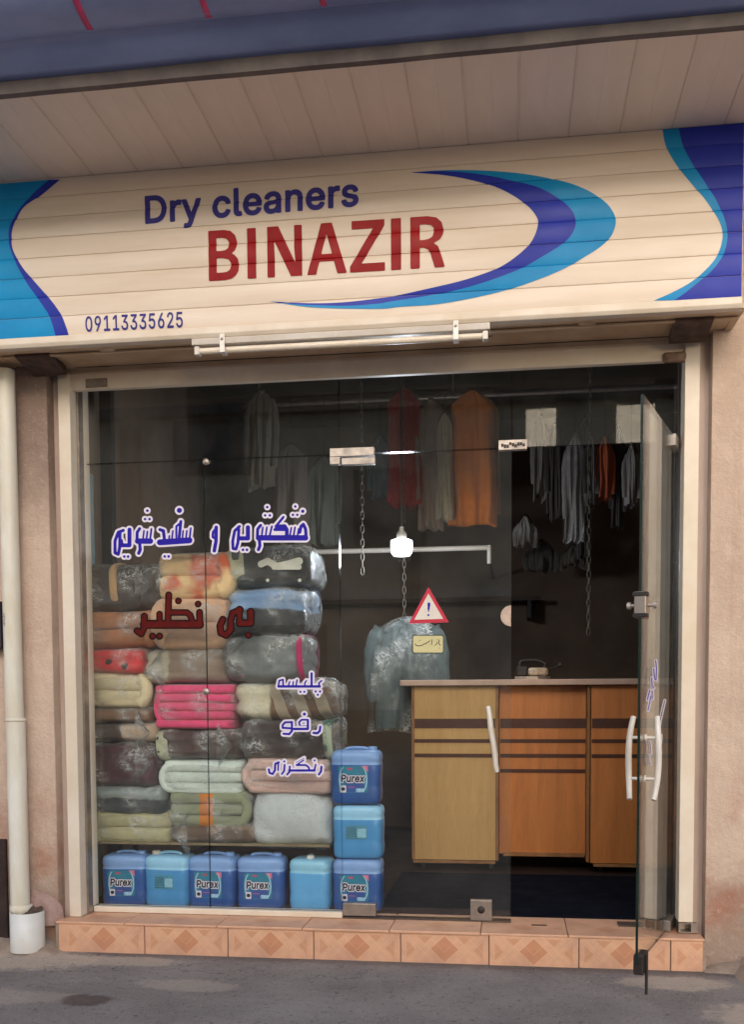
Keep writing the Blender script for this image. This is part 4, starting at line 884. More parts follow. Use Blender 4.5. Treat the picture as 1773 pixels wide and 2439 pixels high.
# small things on the threshold
q = P(1285, 2197, -.02)
o = MB().box(q.x-.035, q.x+.035, -.012, -.004, ZF+.001, ZF+.004).obj('floor_keeper', DARKM); tag(o, 'small dark slot plate for the door bolt in the tiled threshold', 'keeper')
q0 = G(1472, 2200, ZF); o = MB().box(q0.x, q0.x+.11, q0.y-.05, q0.y+.03, ZF+.001, ZF+.006).obj('hinge_plate', mat('dull grey plate', '4c4139', '3b322c', 14, .6)); tag(o, 'dull grey floor pivot plate on the threshold beside the open door', 'plate')

# ================================================================== DRAINPIPE AND STAND PIPE
yp = -.12-.05
x_t = P(28, 1000, yp).x; x_b = P(33, 1900, yp).x; xp = (x_t+x_b)/2; rp = .044
zpb = G(30, 2160, ZG).z; zbot = P(32, 2155, yp).z; zj = P(30, 1712, yp).z
pipe = thing('drainpipe', (xp, yp, zbot-.06), 'white plastic drainpipe running down the wall left of the shop front', 'drainpipe')
MB().tube([(xp, yp, zbot), (xp, yp, zj)], rp, 24).obj('pipe_length', PVCW, pipe)
MB().tube([(xp-.004, yp, zj+.001), (xp-.006, yp, 2.76)], rp-.003, 24).obj('pipe_length', PVCW, pipe)
MB().lathe((xp, yp, zj-.012), [(rp+.001, 0), (rp+.004, .003), (rp+.004, .01), (rp, .016)], 24, close=False).obj('pipe_joint', PVCW, pipe)
MB().lathe((xp+.004, yp, zbot-.085), [(rp+.004, 0), (rp+.009, .01), (rp+.009, .04), (rp+.004, .05), (rp+.008, .06), (rp+.008, .085), (rp, .09)], 24, close=False).obj('pipe_collar', PVCW, pipe)
b = MB(); rnd = random.Random(4)                 # rubbed printing on the pipe
for k in range(9):
    z = P(15, 1463+k*3.4, yp).z; b.box(xp-.028+rnd.uniform(0, .004), xp-.028+rnd.uniform(.006, .012), yp-.0385, yp-.0345, z-.002, z+.002)
b.obj('faded_print', mat('faded ink', '6a5f66', '857a80', 20, .7), pipe)
qc = G(66, 2268, ZG+.02); ys_ = qc.y+.075; xs_ = P(66, 2230, ys_).x
sp_ = thing('stand_pipe', (xs_, ys_, ZG), 'short cut white plastic pipe standing open at the foot of the drainpipe', 'pipe')
zs0 = ZG+.012; zs1 = P(66, 2178, ys_-.07).z; rs = .078
b = MB(); b.lathe((xs_, ys_, 0), [(rs, zs0), (rs, zs1), (rs-.004, zs1+.001), (rs-.005, zs1-.002), (rs-.005, zs0+.02)], 32, close=False)
b.obj('pipe_wall', mat('clean white pvc', 'd5d3cf', 'c6c0b8', 5, .4, bmp=.05), sp_)
b = MB(); rnd = random.Random(2); vs = [(xs_, ys_, zs1-.012)]; fs = []
for r_ in (.03, .055, .0725):
    for k in range(20): q = 2*math.pi*k/20; vs.append((xs_+r_*math.cos(q), ys_+r_*math.sin(q), zs1-.012+rnd.uniform(-.008, .008)+(.02 if math.sin(q) > .3 else 0)))
for k in range(20):
    kk = (k+1) % 20; fs.append((0, 1+k, 1+kk))
    for q in (0, 1): fs.append((1+q*20+k, 21+q*20+k, 21+q*20+kk, 1+q*20+kk))
b.add(vs, fs); b.obj('rubble_fill', mat('dark rubble', '5d4a42', '3a2b26', 30, .95, bmp=.6), sp_)
# smear of mortar sealing the pipe into the wall
b = MB(); b.smooth = True; vs = []; fs = []
for i in range(13):
    for j in range(9):
        a_ = math.pi*i/12; r_ = j/8; k = 1+.2*noise.noise(Vector((i*.6, j*.6, 2)))
        vs.append((xs_+.03+.12*math.cos(a_)*r_*k, -.121-.03*(1-r_**2)-.008*k, zs1-.08+.17*math.sin(a_)*r_*k))
for i in range(12):
    for j in range(8): a_ = i*9+j; fs.append((a_, a_+1, a_+10, a_+9))
b.add(vs, fs); b.obj('mortar_patch', mat('pink grey mortar', 'a78c82', '8d7168', 16, .95, bmp=.5, bscale=40, bdist=.01), sp_)
# box on the wall at the far left
q = P(-30, 1490, -.15); z0b = P(0, 1545, -.17).z; z1b = P(0, 1432, -.17).z; xr = P(8, 1490, -.17).x
o = MB().box(xr-.25, xr-.005, -.185, -.121, z0b, z1b).obj('wall_box', mat('dark plum metal', '2b1c2c', '201520', 8, .5), None, .006); tag(o, 'dark metal box on the wall at the left edge behind the drainpipe', 'box')
# dark sheet standing in for a shaded recess far left, kerb stone right
zt_ = P(0, 2000, -.16).z; xr = P(20, 2100, -.14).x
o = MB().box(xr-.5, xr-.01, -.14, -.121, ZG, zt_).obj('recess_stand_in', mat('dark recess stand-in', '3a2622', '1f1412', 7, .85, bmp=.4, bscale=25), None, .004); tag(o, 'dark recess stand-in low on the wall behind the drainpipe', 'panel')
q = G(1765, 2330, ZG)
b = MB(); b.smooth = True; vs = []; fs = []
for i in range(13):
    for j in range(9):
        x = q.x-.02+.9*i/12; y = q.y+.28-.5*j/8; e = min(1, i/2.0, (12-i)/2)*min(1, j/2, (8-j)/2); k = noise.noise(Vector((x*6, y*6, 1)))
        vs.append((x+.03*k, y+.03*k, ZG-.01+.11*e**.5+.02*k))
for i in range(12):
    for j in range(8): a_ = i*9+j; fs.append((a_, a_+1, a_+10, a_+9))
b.add(vs, fs); o = b.obj('kerb_stone', CEM); tag(o, 'rough concrete lump on the ground at the right edge', 'stone')
WL.clear() if False else None

# ================================================================== BLANKETS IN BAGS
def sgn(v, e): return math.copysign(abs(v)**e, v)
def pillow(w, d, h, folds=0, seed=0, wob=.02, ex=.35, nu=48, nv=72, grow=0, crumple=0, sag=0):
    """rounded bolster: width w (x), depth d (y), height h (z) with its middle at the origin"""
    vs = []; fs = []
    for i in range(nu+1):
        a = -math.pi/2+math.pi*i/nu
        for j in range(nv):
            q = 2*math.pi*j/nv
            ca = abs(math.cos(a))**(ex*.8); x = sgn(math.sin(a), ex*.75)*w/2
            y = sgn(math.cos(q), .5)*d/2*ca; z = sgn(math.sin(q), .5)*h/2*ca
            s_ = Vector((x*5+seed*7.3, y*5, z*5)); k = noise.noise(s_)*wob+noise.noise(s_*3.1)*wob*.45
            r = Vector((x*.3, y, z)); r = r.normalized() if r.length > 1e-6 else Vector((1, 0, 0))
            p = Vector((x, y, z))+r*(k+grow)+Vector((math.copysign(grow, x), 0, 0))
            if folds:
                t = (z/h+.5)*folds; g = abs(math.sin(math.pi*(t+.15*noise.noise(Vector((x*3, 0, seed))))))**.45
                p -= r*(1-g)*.03*min(1, h*8)
            if crumple: p += r*(abs(noise.noise(s_*2.3+Vector((9, 0, 0))))*crumple+abs(noise.noise(s_*6))*crumple*.5)
            p.z -= sag*(1-(2*x/w)**2)
            vs.append(p)
    for i in range(nu):
        for j in range(nv): jj = (j+1) % nv; fs.append((i*nv+j, i*nv+jj, (i+1)*nv+jj, (i+1)*nv+j))
    return vs, fs
YB = .17
def blanket(px0, py0, px1, py1, m, label, folds=0, layers=0, depth=.42, bag=True, Y=YB, seed=0, extra=None, yaw_=0):
    a = P(px0, py1, Y+.05); c = P(px1, py0, Y+.05); w = c.x-a.x; h = c.z-a.z
    t = thing('bagged_blanket', ((a.x+c.x)/2, Y+depth/2, (a.z+c.z)/2), label, 'blanket', 'bagged blankets piled behind the shop window')
    def put(name, vs, fs, mm):
        b = MB(); b.smooth = True; b.add([Vector(v)+wloc(t) for v in vs], fs); return b.obj(name, mm, t)
    if layers:
        rl = random.Random(seed*11)
        for k in range(layers):
            hk = h/layers; vs, fs = pillow(w*rl.uniform(.95, 1.0), depth*rl.uniform(.95, 1.0), hk*1.32, 0, seed+k*3, min(.014, hk*.25), ex=.3, nu=36, nv=36)
            dx = rl.uniform(-.008, .008); tz = rl.uniform(-.02, .02)
            put('folded_layer', [(v.x+dx, v.y, v.z-h/2+hk*(k+.5)+v.x*tz) for v in vs], fs, m)
        e = -1 if seed % 2 else 1                       # the turned fold closing one end
        b = MB(); b.smooth = True; pp = []
        for k in range(9): q = math.pi*k/8; pp.append(wloc(t)+Vector((e*(w*.36+w*.115*math.sin(q)), -depth*.43, -h*.36*math.cos(q))))
        b.tube(pp, [h/layers*.42]*9, 12, True); b.obj('turned_fold', m, t)
    else: o = put('blanket', *pillow(w*1.0, depth, h*1.09, folds+(1 if h > .13 else 0), seed, min(.03, h*.17)), m)
    if bag: put('plastic_bag', *pillow(w*1.0, depth, h*1.0, 0, seed, min(.03, h*.17), grow=.004, crumple=.022, nu=64, nv=72), FILM)
    if extra: extra(t, w, h, depth)
    return t
MC = mat_cloth
def knot(side, dz=0):
    """gathered, tied neck of the bag at one end, on the front"""
    def f(t, w, h, d):
        c = wloc(t)+Vector((side*w*.44, -d*.5+.0, dz)); b = MB(); b.smooth = True; vs = []; fs = []
        n = 22
        for i in range(6):
            r_ = .006+.012*i**1.3
            for k in range(n):
                q = 2*math.pi*k/n; r2 = r_*(1+.3*math.sin(k*2.6)+.2*noise.noise(Vector((k, i, dz*50))))
                vs.append(c+Vector((-side*.016*i+.0, -.028+.006*i+.004*math.sin(k*2.6), 0))+Vector((0, r2*.25*math.cos(q), r2*math.sin(q))))
        for i in range(5):
            for k in range(n): kk = (k+1) % n; fs.append((i*n+k, i*n+kk, (i+1)*n+kk, (i+1)*n+k))
        b.add(vs, fs); b.obj('bag_knot', FILM, t)
    return f
def trim(xa, xb, m, name='blanket_trim'):
    """a differently coloured border wrapped round part of the roll"""
    def f(t, w, h, d):
        b = MB(); b.smooth = True; vs = []; fs = []; n = 36; kx = 7
        for i in range(kx+1):
            x = w*(xa+(xb-xa)*i/kx); e = math.sin(math.pi*i/kx)**.5 if 0 < i < kx else 0
            for k in range(n):
                q = 2*math.pi*k/n; g = .007*e
                vs.append(wloc(t)+Vector((x+.006*math.sin(q*2), sgn(math.cos(q), .55)*(d/2+g), sgn(math.sin(q), .6)*(h*.51+g))))
        for i in range(kx):
            for k in range(n): kk = (k+1) % n; fs.append((i*n+k, i*n+kk, (i+1)*n+kk, (i+1)*n+k))
        b.add(vs, fs); b.obj(name, m, t)
    return f
def multi(*fs_):
    def f(t, w, h, d):
        for g in fs_: g(t, w, h, d)
    return f
TAN = MC('tan binding', 'b08c62')
# column by the left jamb
blanket(206, 1338, 381, 1456, MC('dark brown fleece', '3c2b27', '2a1d1b', 'plain', 4), 'dark brown rolled blanket with a tan binding, top left of the pile', 2, seed=1, extra=multi(trim(-.13, -.03, TAN), knot(1, -.01)))
blanket(212, 1458, 378, 1540, MC('rust wool', 'b87a52', '8c5638', 'plain', 3, .9), 'rust orange blanket under the dark brown roll at the left', 1, layers=2, seed=2)
blanket(212, 1541, 352, 1607, MC('red dotted fleece', 'd8282e', '300a0e', 'dots', 11, .2), 'bright red blanket with small dark dots at the left', 1, seed=3)
blanket(212, 1607, 356, 1683, MC('cream wool', 'd8c8a4', 'c0ae88', 'plain', 4), 'cream blanket directly below the red dotted one', 1, layers=2, seed=4)
blanket(214, 1684, 368, 1722, MC('mid brown wool', '7d5a43', '5f422f', 'plain', 5), 'thin brown blanket below the cream one at the left', 1, seed=5)
blanket(215, 1720, 380, 1768, MC('dark brown with cream end', '46342f', 'b89c80', 'x', 0, .03), 'dark brown blanket with a pale gathered end on its right', 1, seed=6, extra=knot(1))
blanket(216, 1769, 380, 1872, MC('maroon velvet', '4c1f26', '381519', 'plain', 4), 'maroon blanket in a crinkled bag at the left', 2, seed=7, extra=knot(1, .01))
blanket(216, 1870, 397, 1940, MC('slate with pale fold', '2f3436', '8d9694', 'z', 0, .04), 'dark slate blanket with a pale blue grey top fold', 1, seed=8)
blanket(222, 1934, 418, 2004, MC('straw wool', 'b8b088', '9a9268', 'plain', 4), 'straw coloured blanket at the bottom left of the pile', 1, layers=2, seed=9)
# middle column
blanket(378, 1322, 553, 1426, MC('apricot plush', 'e4c08e', 'd0623c', 'blotch', 3.2, .56), 'apricot and yellow plush blanket on top of the middle column', 2, layers=2, seed=10)
blanket(380, 1428, 546, 1543, MC('peach plush', 'cfa688', 'b48a6e', 'plain', 3), 'peach beige blanket behind the dark red lettering', 2, layers=2, seed=11)
blanket(352, 1544, 540, 1630, MC('taupe with cream end', 'b8ad94', '8a7462', 'x', 0, -.055), 'taupe blanket with a cream left end above the pink one', 2, seed=12, extra=knot(-1, -.01))
blanket(374, 1631, 561, 1734, MC('hot pink towelling', 'e4507c', 'c83a68', 'plain', 6), 'hot pink folded towelling blanket in the middle of the pile', 4, layers=5, seed=13)
blanket(381, 1737, 575, 1812, MC('chocolate fleece', '4b302a', 'b7b49a', 'x', 0, .3), 'chocolate brown blanket under the hot pink one', 1, seed=14, extra=multi(trim(-.5, -.36, MC('dotted cream end', 'b4b398', '2e2a22', 'dots', 34, .32)), knot(1)))
blanket(388, 1812, 583, 1888, MC('mint white quilt', 'd4dcd2', 'b8c4ba', 'plain', 3), 'mint white quilt in the middle of the pile', 2, layers=3, seed=15)
blanket(406, 1886, 597, 1966, MC('olive with orange flower', '8b8f72', 'd07a22', 'band', .035, -.005), 'grey green blanket with an orange flower in its middle', 1, layers=3, seed=16)
blanket(410, 1958, 612, 2006, MC('brown leafy wool', '5e4632', '84654a', 'blotch', 8, .5), 'brown blanket in a loose bag at the bottom of the middle column', 1, seed=17, extra=knot(-1))
# right column
blanket(550, 1300, 742, 1398, MC('black with cream shapes', '2b2725', 'b9b296', 'x', 0, .3), 'black rolled blanket with cream and white shapes, top right of the pile', 1, seed=18,
        extra=trim(-.5, -.3, MC('cream end cloth', 'c0b894')))
blanket(545, 1398, 730, 1512, MC('black with light blue fold', '1d1d22', '7596bf', 'z', 0, .035), 'black blanket with a light blue upper fold in the right column', 2, seed=19)
blanket(540, 1512, 726, 1622, MC('grey fleece', '76797a', '5e6262', 'plain', 4), 'grey blanket with a pink right end', 2, seed=20, extra=multi(trim(.42, .495, MC('pink end cloth', 'b42a5e')), knot(-1)))
blanket(562, 1622, 802, 1714, MC('brown striped with cream end', 'cfc4a8', '6b4a34', 'xs', 60, -.07), 'brown striped blanket with a cream left end behind the small lettering', 1, seed=21)
blanket(580, 1714, 795, 1808, MC('dark brown leaf print', '35231f', 'a58d78', 'blotch', 5.5, .62), 'very dark brown blanket with a pale leaf print in the right column', 1, seed=22, extra=trim(.4, .5, MC('teal end cloth', '3d6455', 'a9b39c', 'blotch', 16, .5)))
blanket(585, 1808, 790, 1886, MC('pale pink quilt', 'dcb8ac', 'c8a298', 'plain', 4), 'pale pink quilt above the big white bundle', 2, layers=3, seed=23)
blanket(603, 1886, 792, 2017, MC('pale grey quilt', 'cfd3d4', 'b8bec2', 'plain', 3), 'big pale grey bundle at the bottom right of the pile', 0, depth=.46, seed=24)
# white shapes on the top right roll
def roll_shapes():
    t = [o for o in COL.objects if o.get('label', '').startswith('black rolled blanket')][0]
    Wp = [([(625, 1345), (640, 1338), (662, 1350)], 16), ([(668, 1350), (690, 1345), (715, 1338)], 18), ([(640, 1383)], 8), ([(716, 1383)], 8), ([(655, 1352), (715, 1352)], 12)]
    vs, fs = stroke_mesh(Wp, 0, 1.6, lambda x, y: P(x, y, YB))
    tl = wloc(t); vs = [Vector((v.x, YB-.022+.30*abs(v.z-tl.z)**1.6, v.z)) for v in vs]
    sheet('white_shapes', vs, fs, MC('white applique', 'c8c5b8'), t)
roll_shapes()
# shelf the pile stands on
zsh = P(400, 2006, YB).z
zsh = min(zsh, ZF+.36)
sh = thing('display_shelf', (.5, .42, ZF), 'thin board shelf carrying the pile of blankets above the blue canisters', 'shelf')
x_l, x_r = P(222, 2006, YB).x, P(785, 2010, YB).x
MB().box(x_l, x_r, YB-.0, .72, zsh-.012, zsh).obj('shelf_board', mat('old plywood', '8a7a5c', '6f6148', 10, .7), sh, .001)
for x in (x_l+.02, x_r-.04): MB().box(x, x+.02, .62, .66, ZF, zsh-.013).obj('shelf_leg', DARKM, sh)

# ================================================================== CANISTERS
CANW, CAND, CANH = .225, .17, .262
def canister(label, kind):
    t = thing('blue_canister', (0, 0, 0), label, 'canister', 'blue detergent canisters behind the glass')
    n = 40; rings = []
    hs = [(0, .86), (.006, .95), (.02, .985), (.05, 1.0), (.075, .985), (.085, .975), (.095, .985), (.16, 1.0), (.19, 1.0), (.198, .975), (.206, .975), (.214, 1.0), (.232, .995), (.246, .96), (.254, .88), (.2585, .7)]
    b = MB(); b.smooth = True; vs = []
    for z, s_ in hs:
        for k in range(n):
            q = 2*math.pi*k/n; vs.append((sgn(math.cos(q), .38)*CANW/2*s_, sgn(math.sin(q), .42)*CAND/2*s_, z))
    fs = []; ms = []
    for i in range(len(hs)-1):
        for k in range(n): kk = (k+1) % n; fs.append((i*n+k, i*n+kk, (i+1)*n+kk, (i+1)*n+k)); ms.append(1 if hs[i][0] >= .189 else 0)
    fs += [tuple(range(n))[::-1], tuple((len(hs)-1)*n+k for k in range(n))]; ms += [0, 1]
    b.add(vs, fs); b.m = ms
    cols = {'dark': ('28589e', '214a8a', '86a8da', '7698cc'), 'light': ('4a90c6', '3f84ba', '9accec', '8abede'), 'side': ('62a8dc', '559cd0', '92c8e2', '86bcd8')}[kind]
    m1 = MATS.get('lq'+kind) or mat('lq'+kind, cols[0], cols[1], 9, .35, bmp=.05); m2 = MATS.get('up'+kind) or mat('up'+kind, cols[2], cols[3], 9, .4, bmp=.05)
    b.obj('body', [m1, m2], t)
    # moulded handle bridge and screw cap
    b = MB(); hp = cyc([(-.055, 0, .252), (-.045, 0, .265), (0, 0, .270), (.045, 0, .265), (.055, 0, .252)] if kind != 'side' else [(-.01, .04, .252), (-.01, .03, .265), (-.01, -.0, .270), (-.01, -.03, .265), (-.01, -.04, .252)], 4)
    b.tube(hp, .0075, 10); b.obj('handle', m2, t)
    cx_c = -.075 if kind == 'light' else (.07 if kind == 'dark' else .0)
    b = MB(); b.lathe((cx_c, -.03 if kind == 'side' else 0, .250), [(.019, 0), (.021, .004), (.021, .022), (.018, .025)], 20); b.obj('cap', WHITE if kind != 'dark' else m2, t)
    yf = -CAND/2-.0006
    def flat(name, poly, m, lift, par):
        b = MB(); b.add([(x, yf-lift, z) for x, z in poly], [tuple(range(len(poly)))]); return b.obj(name, m, par)
    def rr(x0, x1, z0, z1, r):
        out = []
        for cx, cz, a0 in ((x1-r, z0+r, -90), (x1-r, z1-r, 0), (x0+r, z1-r, 90), (x0+r, z0+r, 180)):
            for k in range(5): q = R(a0+k*22.5); out.append((cx+r*math.cos(q), cz+r*math.sin(q)))
        return out
    if kind == 'dark':
        LT = mat('teal label', '2f7f95', '23688a', 18, .4, bmp=0); LB = mat('blue label', '30569a', '294b8c', 18, .4, bmp=0)
        lab = flat('label', rr(-.075, .058, .055, .185, .012), LT, 0, t)
        flat('label_lower', rr(-.045, .040, .058, .108, .008), LB, .0004, lab)
        b = MB(); 
        for sgn_, xc in ((1, .052), (-1, -.069)):
            pts = [(xc-sgn_*.02*(1-math.cos(q))*1.2, .12+.062*math.sin(q)) for q in [(-1.2+.3*k) for k in range(9)]]
            for (xa_, za_), (xb_, zb2) in zip(pts[:-1], pts[1:]): b.add([(xa_-.003, yf-.0007, za_), (xa_+.003, yf-.0007, za_), (xb_+.003, yf-.0007, zb2), (xb_-.003, yf-.0007, zb2)], [(0, 1, 2, 3)])
        b.obj('label_arc', mat('pale blue print', '9fc6e0', '8fb8d6', 18, .4, bmp=0), lab)
        flat('label_corner', [(.028, .185), (.058, .185), (.058, .155)], mat('pink print', 'd69aae', 'c0506e', 40, .4, bmp=0), .0008, lab)
        flat('label_badge', rr(-.034, -.012, .166, .176, .003), mat('crimson badge', 'b84a6e', 'a8446a', 20, .4, bmp=0), .0008, lab)
        flat('washer_picture', rr(-.066, -.040, .056, .090, .002), LWHITE, .0009, lab)
        b = MB(); b.lathe((-.053, yf-.0011, .073), [(.009, 0), (.0088, -.0002)], 18, 'y'); b.obj('washer_drum', BLACK, lab)
        flat('label_stroke', rr(-.032, .000, .080, .084, .0015), mat('magenta print', 'b05a9a', 'a0508a', 20, .4, bmp=0), .0009, lab)
        flat('folded_towels', rr(.004, .040, .058, .076, .003), mat('pale cloth print', 'b0d0e4', '7fa8cc', 60, .4, bmp=0), .0009, lab)
        for off, m_, lift in ((.095, LWHITE, .0010), (.03, BLACK, .0016)):
            vs, fs, (u0, u1, v0, v1) = textmesh('Purex', off, .02)
            k = .112/(u1-u0) if off > .05 else .106/(u1-u0); xo = -.066 if off > .05 else -.063; zo = .108
            b = MB(); b.add([(xo+(u_-u0)*k, yf-lift, zo+v_*k*1.25) for u_, v_ in vs], fs); b.obj('lettering', m_, lab)
    elif kind == 'light':
        lab = flat('label', rr(-.052, .044, .095, .165, .004), mat('grey blue label', '4a8da8', '3d7c96', 30, .5, bmp=0), 0, t)
        flat('label_field', rr(.000, .040, .105, .148, .003), mat('pale label field', '8fbfcf', '7fb0c4', 30, .5, bmp=0), .0005, lab)
        b = MB(); rnd = random.Random(6)
        for r_ in range(7):
            x = -.048
            while x < -.006: w = rnd.uniform(.003, .008); b.add([(x, yf-.0006, .100+r_*.0085), (x+w, yf-.0006, .100+r_*.0085), (x+w, yf-.0006, .103+r_*.0085), (x, yf-.0006, .103+r_*.0085)], [(0, 1, 2, 3)]); x += w+.0025
        b.obj('small_print', BLACK, lab)
    return t
YC = .245
def place_can(src, px, py0, py1, label, z=None):
    q = G(px, py1, ZF) if z is None else None
    x = P(px, (py0+py1)/2, YC-.08).x; src.location = (x, YC, ZF if z is None else z); src['label'] = label; return src
cd1 = canister('', 'dark'); cl1 = canister('', 'light'); cs1 = canister('', 'side')
# sizes: fit the canister to the widths seen
sx = (P(344, 2080, YC-.08).x-P(238, 2080, YC-.08).x)/CANW
for t in (cd1, cl1, cs1): t.scale = (sx, 1, 1)
cs1.scale = ((P(787, 2090, YC-.08).x-P(688, 2090, YC-.08).x)/CANW, 1, .98)
place_can(cd1, 291, 2016, 2145, 'dark blue canister with detergent label, leftmost of the bottom row')
place_can(cl1, 395, 2018, 2150, 'light blue canister with small back label, second in the bottom row')
rot = random.Random(1); cd1.rotation_euler.z = R(4); cl1.rotation_euler.z = R(-3); cs1.rotation_euler.z = R(-6)
for px, y0, y1, lb, z in ((503, 2025, 2154, 'dark blue labelled canister right of the light one, third in the bottom row', 0), (617, 2027, 2156, 'dark blue labelled canister fourth in the bottom row', 0),
                          (849, 2025, 2161, 'dark blue labelled canister at the foot of the stack by the door', 0), (845, 1755, 1905, 'dark blue labelled canister on top of the stack by the door', 2)):
    c = copy_tree(cd1); place_can(c, px, y0, y1, lb, ZF+z*(CANH+.004)); c.rotation_euler.z = R(rot.uniform(-6, 6)); c.scale = (sx*rot.uniform(1.01, 1.06), 1, 1)
c = copy_tree(cl1); place_can(c, 850, 1894, 2036, 'light blue canister in the middle of the stack by the door', ZF+CANH+.002); c.scale = (sx*1.05, 1, 1); c.rotation_euler.z = R(2)
place_can(cs1, 737, 2030, 2161, 'narrow light blue canister seen from its side with white cap, fifth in the bottom row')

# ================================================================== COUNTER
YK = 1.36
ct = thing('shop_counter', (P(1240, 2000, YK).x, YK, ZF), 'orange wooden shop counter with dark horizontal stripes and pale top', 'counter')
X = lambda px, Y=YK: P(px, 1800, Y).x
Z = lambda py, Y=YK: P(1240, py, Y).z
ztop = Z(1618)
MB().box(X(956), X(1640), YK-.05, YK+.6, Z(1632), ztop).obj('counter_top', CTOP, ct, .004)
def cab(px0, px1, pyb, Y, m, name, z1=None):
    return MB().box(X(px0, Y), X(px1, Y), Y, Y+.018, P(1240, pyb, Y).z, Z(1633)).obj(name, m, ct, .0015)
cab(984, 1181, 2050, YK, WOODL, 'left_panel'); cab(1190, 1396, 2033, YK+.05, WOODO, 'middle_panel'); cab(1408, 1640, 2052, YK, WOODO, 'right_panel')
for a_ in (982, 1182, 1399, ):
    MB().box(X(a_)-.002, X(a_)+.016, YK-.006, YK+.5, Z(2050), Z(1633)).obj('panel_edge', WOODE, ct, .001)
MB().box(X(984), X(1181), YK-.004, YK+.45, Z(2058), Z(2051)).obj('bottom_edge', WOODE, ct); MB().box(X(1200), X(1396), YK+.04, YK+.45, Z(2041), Z(2032)).obj('bottom_edge', WOODE, ct); MB().box(X(1416), X(1640), YK-.004, YK+.45, Z(2060), Z(2053)).obj('bottom_edge', WOODE, ct)
for y0, y1, who in ((1711, 1734, 'lmr'), (1760, 1769, 'lmr'), (1795, 1804, 'lmr'), (1831, 1840, 'm')):
    for k, (p0, p1, Y) in {'l': (986, 1180, YK), 'm': (1192, 1395, YK+.05), 'r': (1410, 1638, YK)}.items():
        if k in who: MB().box(X(p0, Y), X(p1, Y), Y-.003, Y-.0005, P(1240, y1, Y).z, P(1240, y0, Y).z).obj('stripe', WOODD, ct)
for a_ in (1000, 1165, 1430, 1600): MB().box(X(a_), X(a_)+.03, YK+.08, YK+.11, ZF, Z(2059)).obj('foot', DARKM, ct)
MB().box(X(984), X(1640), YK+.5, YK+.52, ZF+.1, Z(1634)).obj('back_panel', WOODE, ct)
# steam iron lying on the counter
ic = P(1290, 1600, YK+.2)
ir = thing('steam_iron', (ic.x, YK+.2, ztop), 'old iron with white nose lying on the shop counter', 'iron')
vs = []; fs = []
outl = [(-.12, -.045), (-.05, -.05), (.02, -.045), (.07, -.025), (.095, 0), (.07, .025), (.02, .045), (-.05, .05), (-.12, .045)]
b = MB(); b.prism([(ic.x-.04+x, YK+.2+y) for x, y in outl], ztop+.001, ztop+.022, 'z'); b.obj('sole_plate', STEEL, ir, .002)
b = MB(); b.prism([(ic.x-.04+x*.92, YK+.2+y*.92) for x, y in outl[:2]+outl[7:]], ztop+.023, ztop+.085, 'z'); b.obj('rear_body', DARKM, ir, .01, 3)
b = MB(); b.prism([(ic.x-.04+x*.9+.003, YK+.2+y*.9) for x, y in outl[1:8]], ztop+.023, ztop+.075, 'z'); b.obj('front_body', mat('speckled cream enamel', 'cdb9a2', '8c7763', 60, .5), ir, .018, 4)
b = MB(); b.tube(cyc([(ic.x-.13, YK+.2, ztop+.08), (ic.x-.12, YK+.2, ztop+.115), (ic.x-.03, YK+.2, ztop+.12), (ic.x+.02, YK+.2, ztop+.10), (ic.x+.02, YK+.2, ztop+.07)], 5), .011, 12); b.obj('handle', DARKM, ir)
b = MB(); b.tube([(ic.x+.03, YK+.2, ztop+.06), (ic.x+.10, YK+.2, ztop+.085)], .004, 8); b.tube([(ic.x+.10, YK+.2, ztop+.085), (ic.x+.12, YK+.2, ztop+.093)], [.014, .017], 14); b.obj('spray_bottle_nozzle', DARKM, ir)

# rug on the shop floor
q = G(905, 2160, ZF); o = MB().box(q.x, W+.3, .16, YK-.12, ZF-.001, ZF+.007).obj('rug', RUG, None, .003); tag(o, 'dark navy rug on the shop floor in front of the counter', 'rug')

